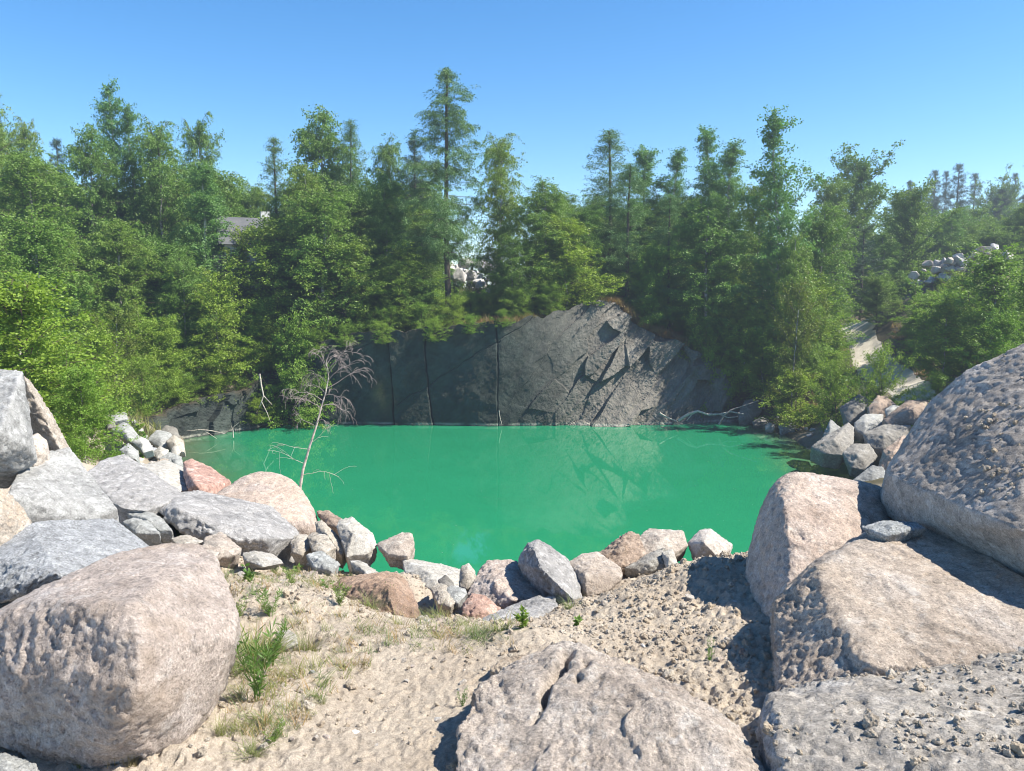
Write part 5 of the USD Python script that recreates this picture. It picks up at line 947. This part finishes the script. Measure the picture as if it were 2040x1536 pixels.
# ------------------------------------------------------------------ bare sapling, fallen branches
def bare_sapling():
    r = np.random.default_rng(91); D0 = 12.0
    K = [(596, 985), (604, 935), (617, 890), (630, 850), (640, 812), (649, 782), (655, 750), (650, 722)]
    T = np.array([at(a, b, D0 + .02 * i) for i, (a, b) in enumerate(K)]); base = T[0] - [0, 0, .9]; T = np.vstack([base, T])
    t = thing('bare_sapling', base, label='leafless grey-pink birch sapling with drooping twigs before the water', cat='tree')
    pth = str(t.GetPath()); T = T - base; obj('trunk', tube(T, np.linspace(.026, .004, len(T)), 0, 7), M['dead_wood'], pth, smooth=True)
    def bough(p, d, ln, rad, lvl, droop):
        k = 7; P = [p]; d = d / np.linalg.norm(d)
        for i in range(k):
            d = d + r.normal(0, .12, 3) + np.array([0, 0, -droop * (i / k)]); d /= np.linalg.norm(d); P.append(P[-1] + d * ln / k)
        P = np.array(P); out = [tube(P, max(rad, .0022), max(rad * .35, .0016), 4)]
        if lvl > 0:
            for _ in range(r.integers(3, 6)):
                i = r.integers(2, k); dd = (P[i] - P[i - 1]); dd = dd / np.linalg.norm(dd) + r.normal(0, .55, 3) + [0, 0, .05]
                out += bough(P[i], dd, ln * r.uniform(.35, .65), rad * .55, lvl - 1, droop * 1.35)
        return out
    tz = np.linspace(0, 1, len(T)); spots = [(.50, -1, .55, .2), (.54, 1, .35, .0), (.62, -1, .7, .5), (.64, 1, .55, .2), (.68, -1, .75, .6), (.72, 1, .75, .3), (.74, -1, .8, .8), (.78, 1, .85, .5), (.82, -1, .7, .9), (.84, 1, .8, .7), (.88, -1, .55, 1.0), (.90, 1, .7, .9), (.93, 1, .5, 1.1), (.96, -1, .45, 1.2), (.98, 1, .45, 1.3), (1.0, 0, .35, 1.5)]
    for u, sgn, ln, upw in spots:
        p = np.array([np.interp(u, tz, T[:, k]) for k in range(3)]); d = np.array([sgn * r.uniform(.7, 1.1), r.normal(0, .6), upw + .25])
        obj('branch', join(bough(p, d, ln * .84, .0052, 2, .40)), M['dead_twig'], pth)
    for u, sgn, ln in [(.28, -1, .6), (.36, -1, .5), (.22, 1, .6), (.40, 1, .4)]:
        p = np.array([np.interp(u, tz, T[:, k]) for k in range(3)]); obj('branch', join(bough(p, np.array([sgn, r.normal(0, .3), .5]), ln, .004, 1, .15)), M['dead_wood'], pth)
bare_sapling()
def stick(name, label, pts, d, rad, m='dead_wood', side=()):
    P = np.array([at(a, b, d + (c[0] if c else 0)) for a, b, *c in pts]); base = P[0]
    t = thing(name, base, label=label, cat='branch'); pth = str(t.GetPath())
    obj('limb', tube(P - base, rad, rad * .4, 6), M[m], pth, smooth=True)
    for q in side: obj('twig', tube(np.array([at(a, b, d) for a, b in q]) - base, rad * .5, rad * .2, 4), M[m], pth)
stick('fallen_branch', 'thick bleached branch lying along the foot of the face on the right', [(1351, 838), (1373, 824), (1390, 819), (1411, 826), (1435, 825), (1455, 820), (1482, 825)], 38.3, .075, side=[[(1435, 825), (1450, 832), (1470, 830)], [(1390, 819), (1378, 826), (1368, 838)]])
stick('fallen_branch', 'reddish pole sticking out of the water toward the right bank', [(1432, 846), (1442, 828), (1456, 817), (1482, 808), (1512, 798)], 37.6, .05, 'dead_twig')
stick('fallen_branch', 'short bleached stick at the water below the broken face', [(1314, 823), (1330, 832), (1350, 840)], 38.6, .06)
stick('fallen_branch', 'pale stick hanging in the long upright joint of the face', [(994, 818), (996, 832), (1000, 846)], 39.0, .03)
stick('dead_branch', 'bleached dead branch hanging in the shaded left corner', [(517, 745), (521, 770), (525, 788), (519, 806), (511, 822)], 37.2, .045, side=[[(525, 788), (536, 800), (542, 806)], [(521, 800), (532, 822), (538, 838)]])
stick('dead_branch', 'dead branch lying out over the water in the left corner', [(395, 856), (420, 858), (448, 864)], 35.0, .035, side=[[(405, 857), (420, 866), (432, 874)], [(398, 856), (380, 858), (372, 858)]])
stick('dead_branch', 'thin forked twig standing in the water left of the low shrub', [(465, 872), (464, 858), (466, 850), (476, 842)], 35.6, .03, side=[[(464, 858), (461, 848)]])
# bits floating on the pond
fl = np.random.default_rng(66); fx, fy = fl.uniform(-12, 12, 260), fl.uniform(17, 39, 260); ok = contains_xy(pond_poly.buffer(-1.0), fx, fy)
instancer('floating_bits', [('fleck', (np.array([[-1, 0, 0], [0, -.5, .05], [1, 0, 0], [0, .5, .05]]), np.array([[0, 1, 2], [0, 2, 3]])), M['quartz'], (1, 1, 1))], np.c_[fx, fy, fx * 0 + .008][ok], fl.uniform(.008, .020, ok.sum()), np.zeros(ok.sum()), 23, 'pale flecks of pollen and leaf bits floating on the green water', 'debris', yaw_only=True)

# ------------------------------------------------------------------ house in the trees
M['roof'] = mat('roof_slate', {'geo': ('geometry', {}), 'n': ('noise_texture', dict(scale=3.0, detail=4.0)), 'r': ('rgb_ramp', {'ramp': [(.3, (.06, .065, .07)), (.7, (.10, .10, .105))]}), 'p': ('principled_bsdf', dict(roughness=.8))}, [('geo.position', 'n.vector'), ('n.fac', 'r.fac'), ('r.color', 'p.base_color')])
M['plaster'] = mat('plaster', {'p': ('principled_bsdf', dict(base_color=(.55, .55, .53), roughness=.9))}, [])
M['pane'] = mat('dark_pane', {'p': ('principled_bsdf', dict(base_color=(.03, .035, .04), roughness=.1))}, [])
hb = at(497, 768, 44.3); hz = float(hf(hb[0], hb[1])); rz_ = float(at(497, 437, 44.3)[2]); hw = rz_ - hz
house = thing('house', (hb[0], hb[1], hz), 24, label='grey-roofed house mostly hidden by the left wood', cat='house'); hp_ = str(house.GetPath())
L_, D_, E_ = 1.15, 1.5, hw - 1.5
wallm = trimesh.creation.box([2 * L_, 2 * D_, E_ + .4]); wallm.apply_translation([0, 0, (E_ - .4) / 2]); obj('wall', wallm, M['plaster'], hp_)
rp = manifold3d.Manifold.hull_points(np.array([(x, y, z) for x in (-L_ - .3, L_ + .3) for y, z in ((-D_ - .4, E_ - .1), (D_ + .4, E_ - .1), (0, hw))], float)); obj('roof', rp, M['roof'], hp_)
ch = trimesh.creation.box([.5, .5, 1.0]); ch.apply_translation([1.2, .5, hw - .1]); obj('chimney', ch, M['plaster'], hp_ + '/roof')
for wx_ in (-1.3, 1.3):
    wm = trimesh.creation.box([.9, .06, 1.1]); wm.apply_translation([wx_, -D_ - .02, E_ - 1.2]); obj('window', wm, M['pane'], hp_)

# ------------------------------------------------------------------ thin summer haze
hz_ = trimesh.creation.box([1900, 1900, 26.0]); hz_.apply_translation([0, 0, 9.5])
M['haze'] = usdkit.material(stage, '/World/Looks/haze', {'v': ('principled_volume', dict(color=(.80, .88, 1.0), density=.0010, anisotropy=.3))}, [], volume='v.volume')
tag(obj('haze', hz_, M['haze']), 'thin blue summer haze over the quarry and woods', 'haze', kind='stuff')
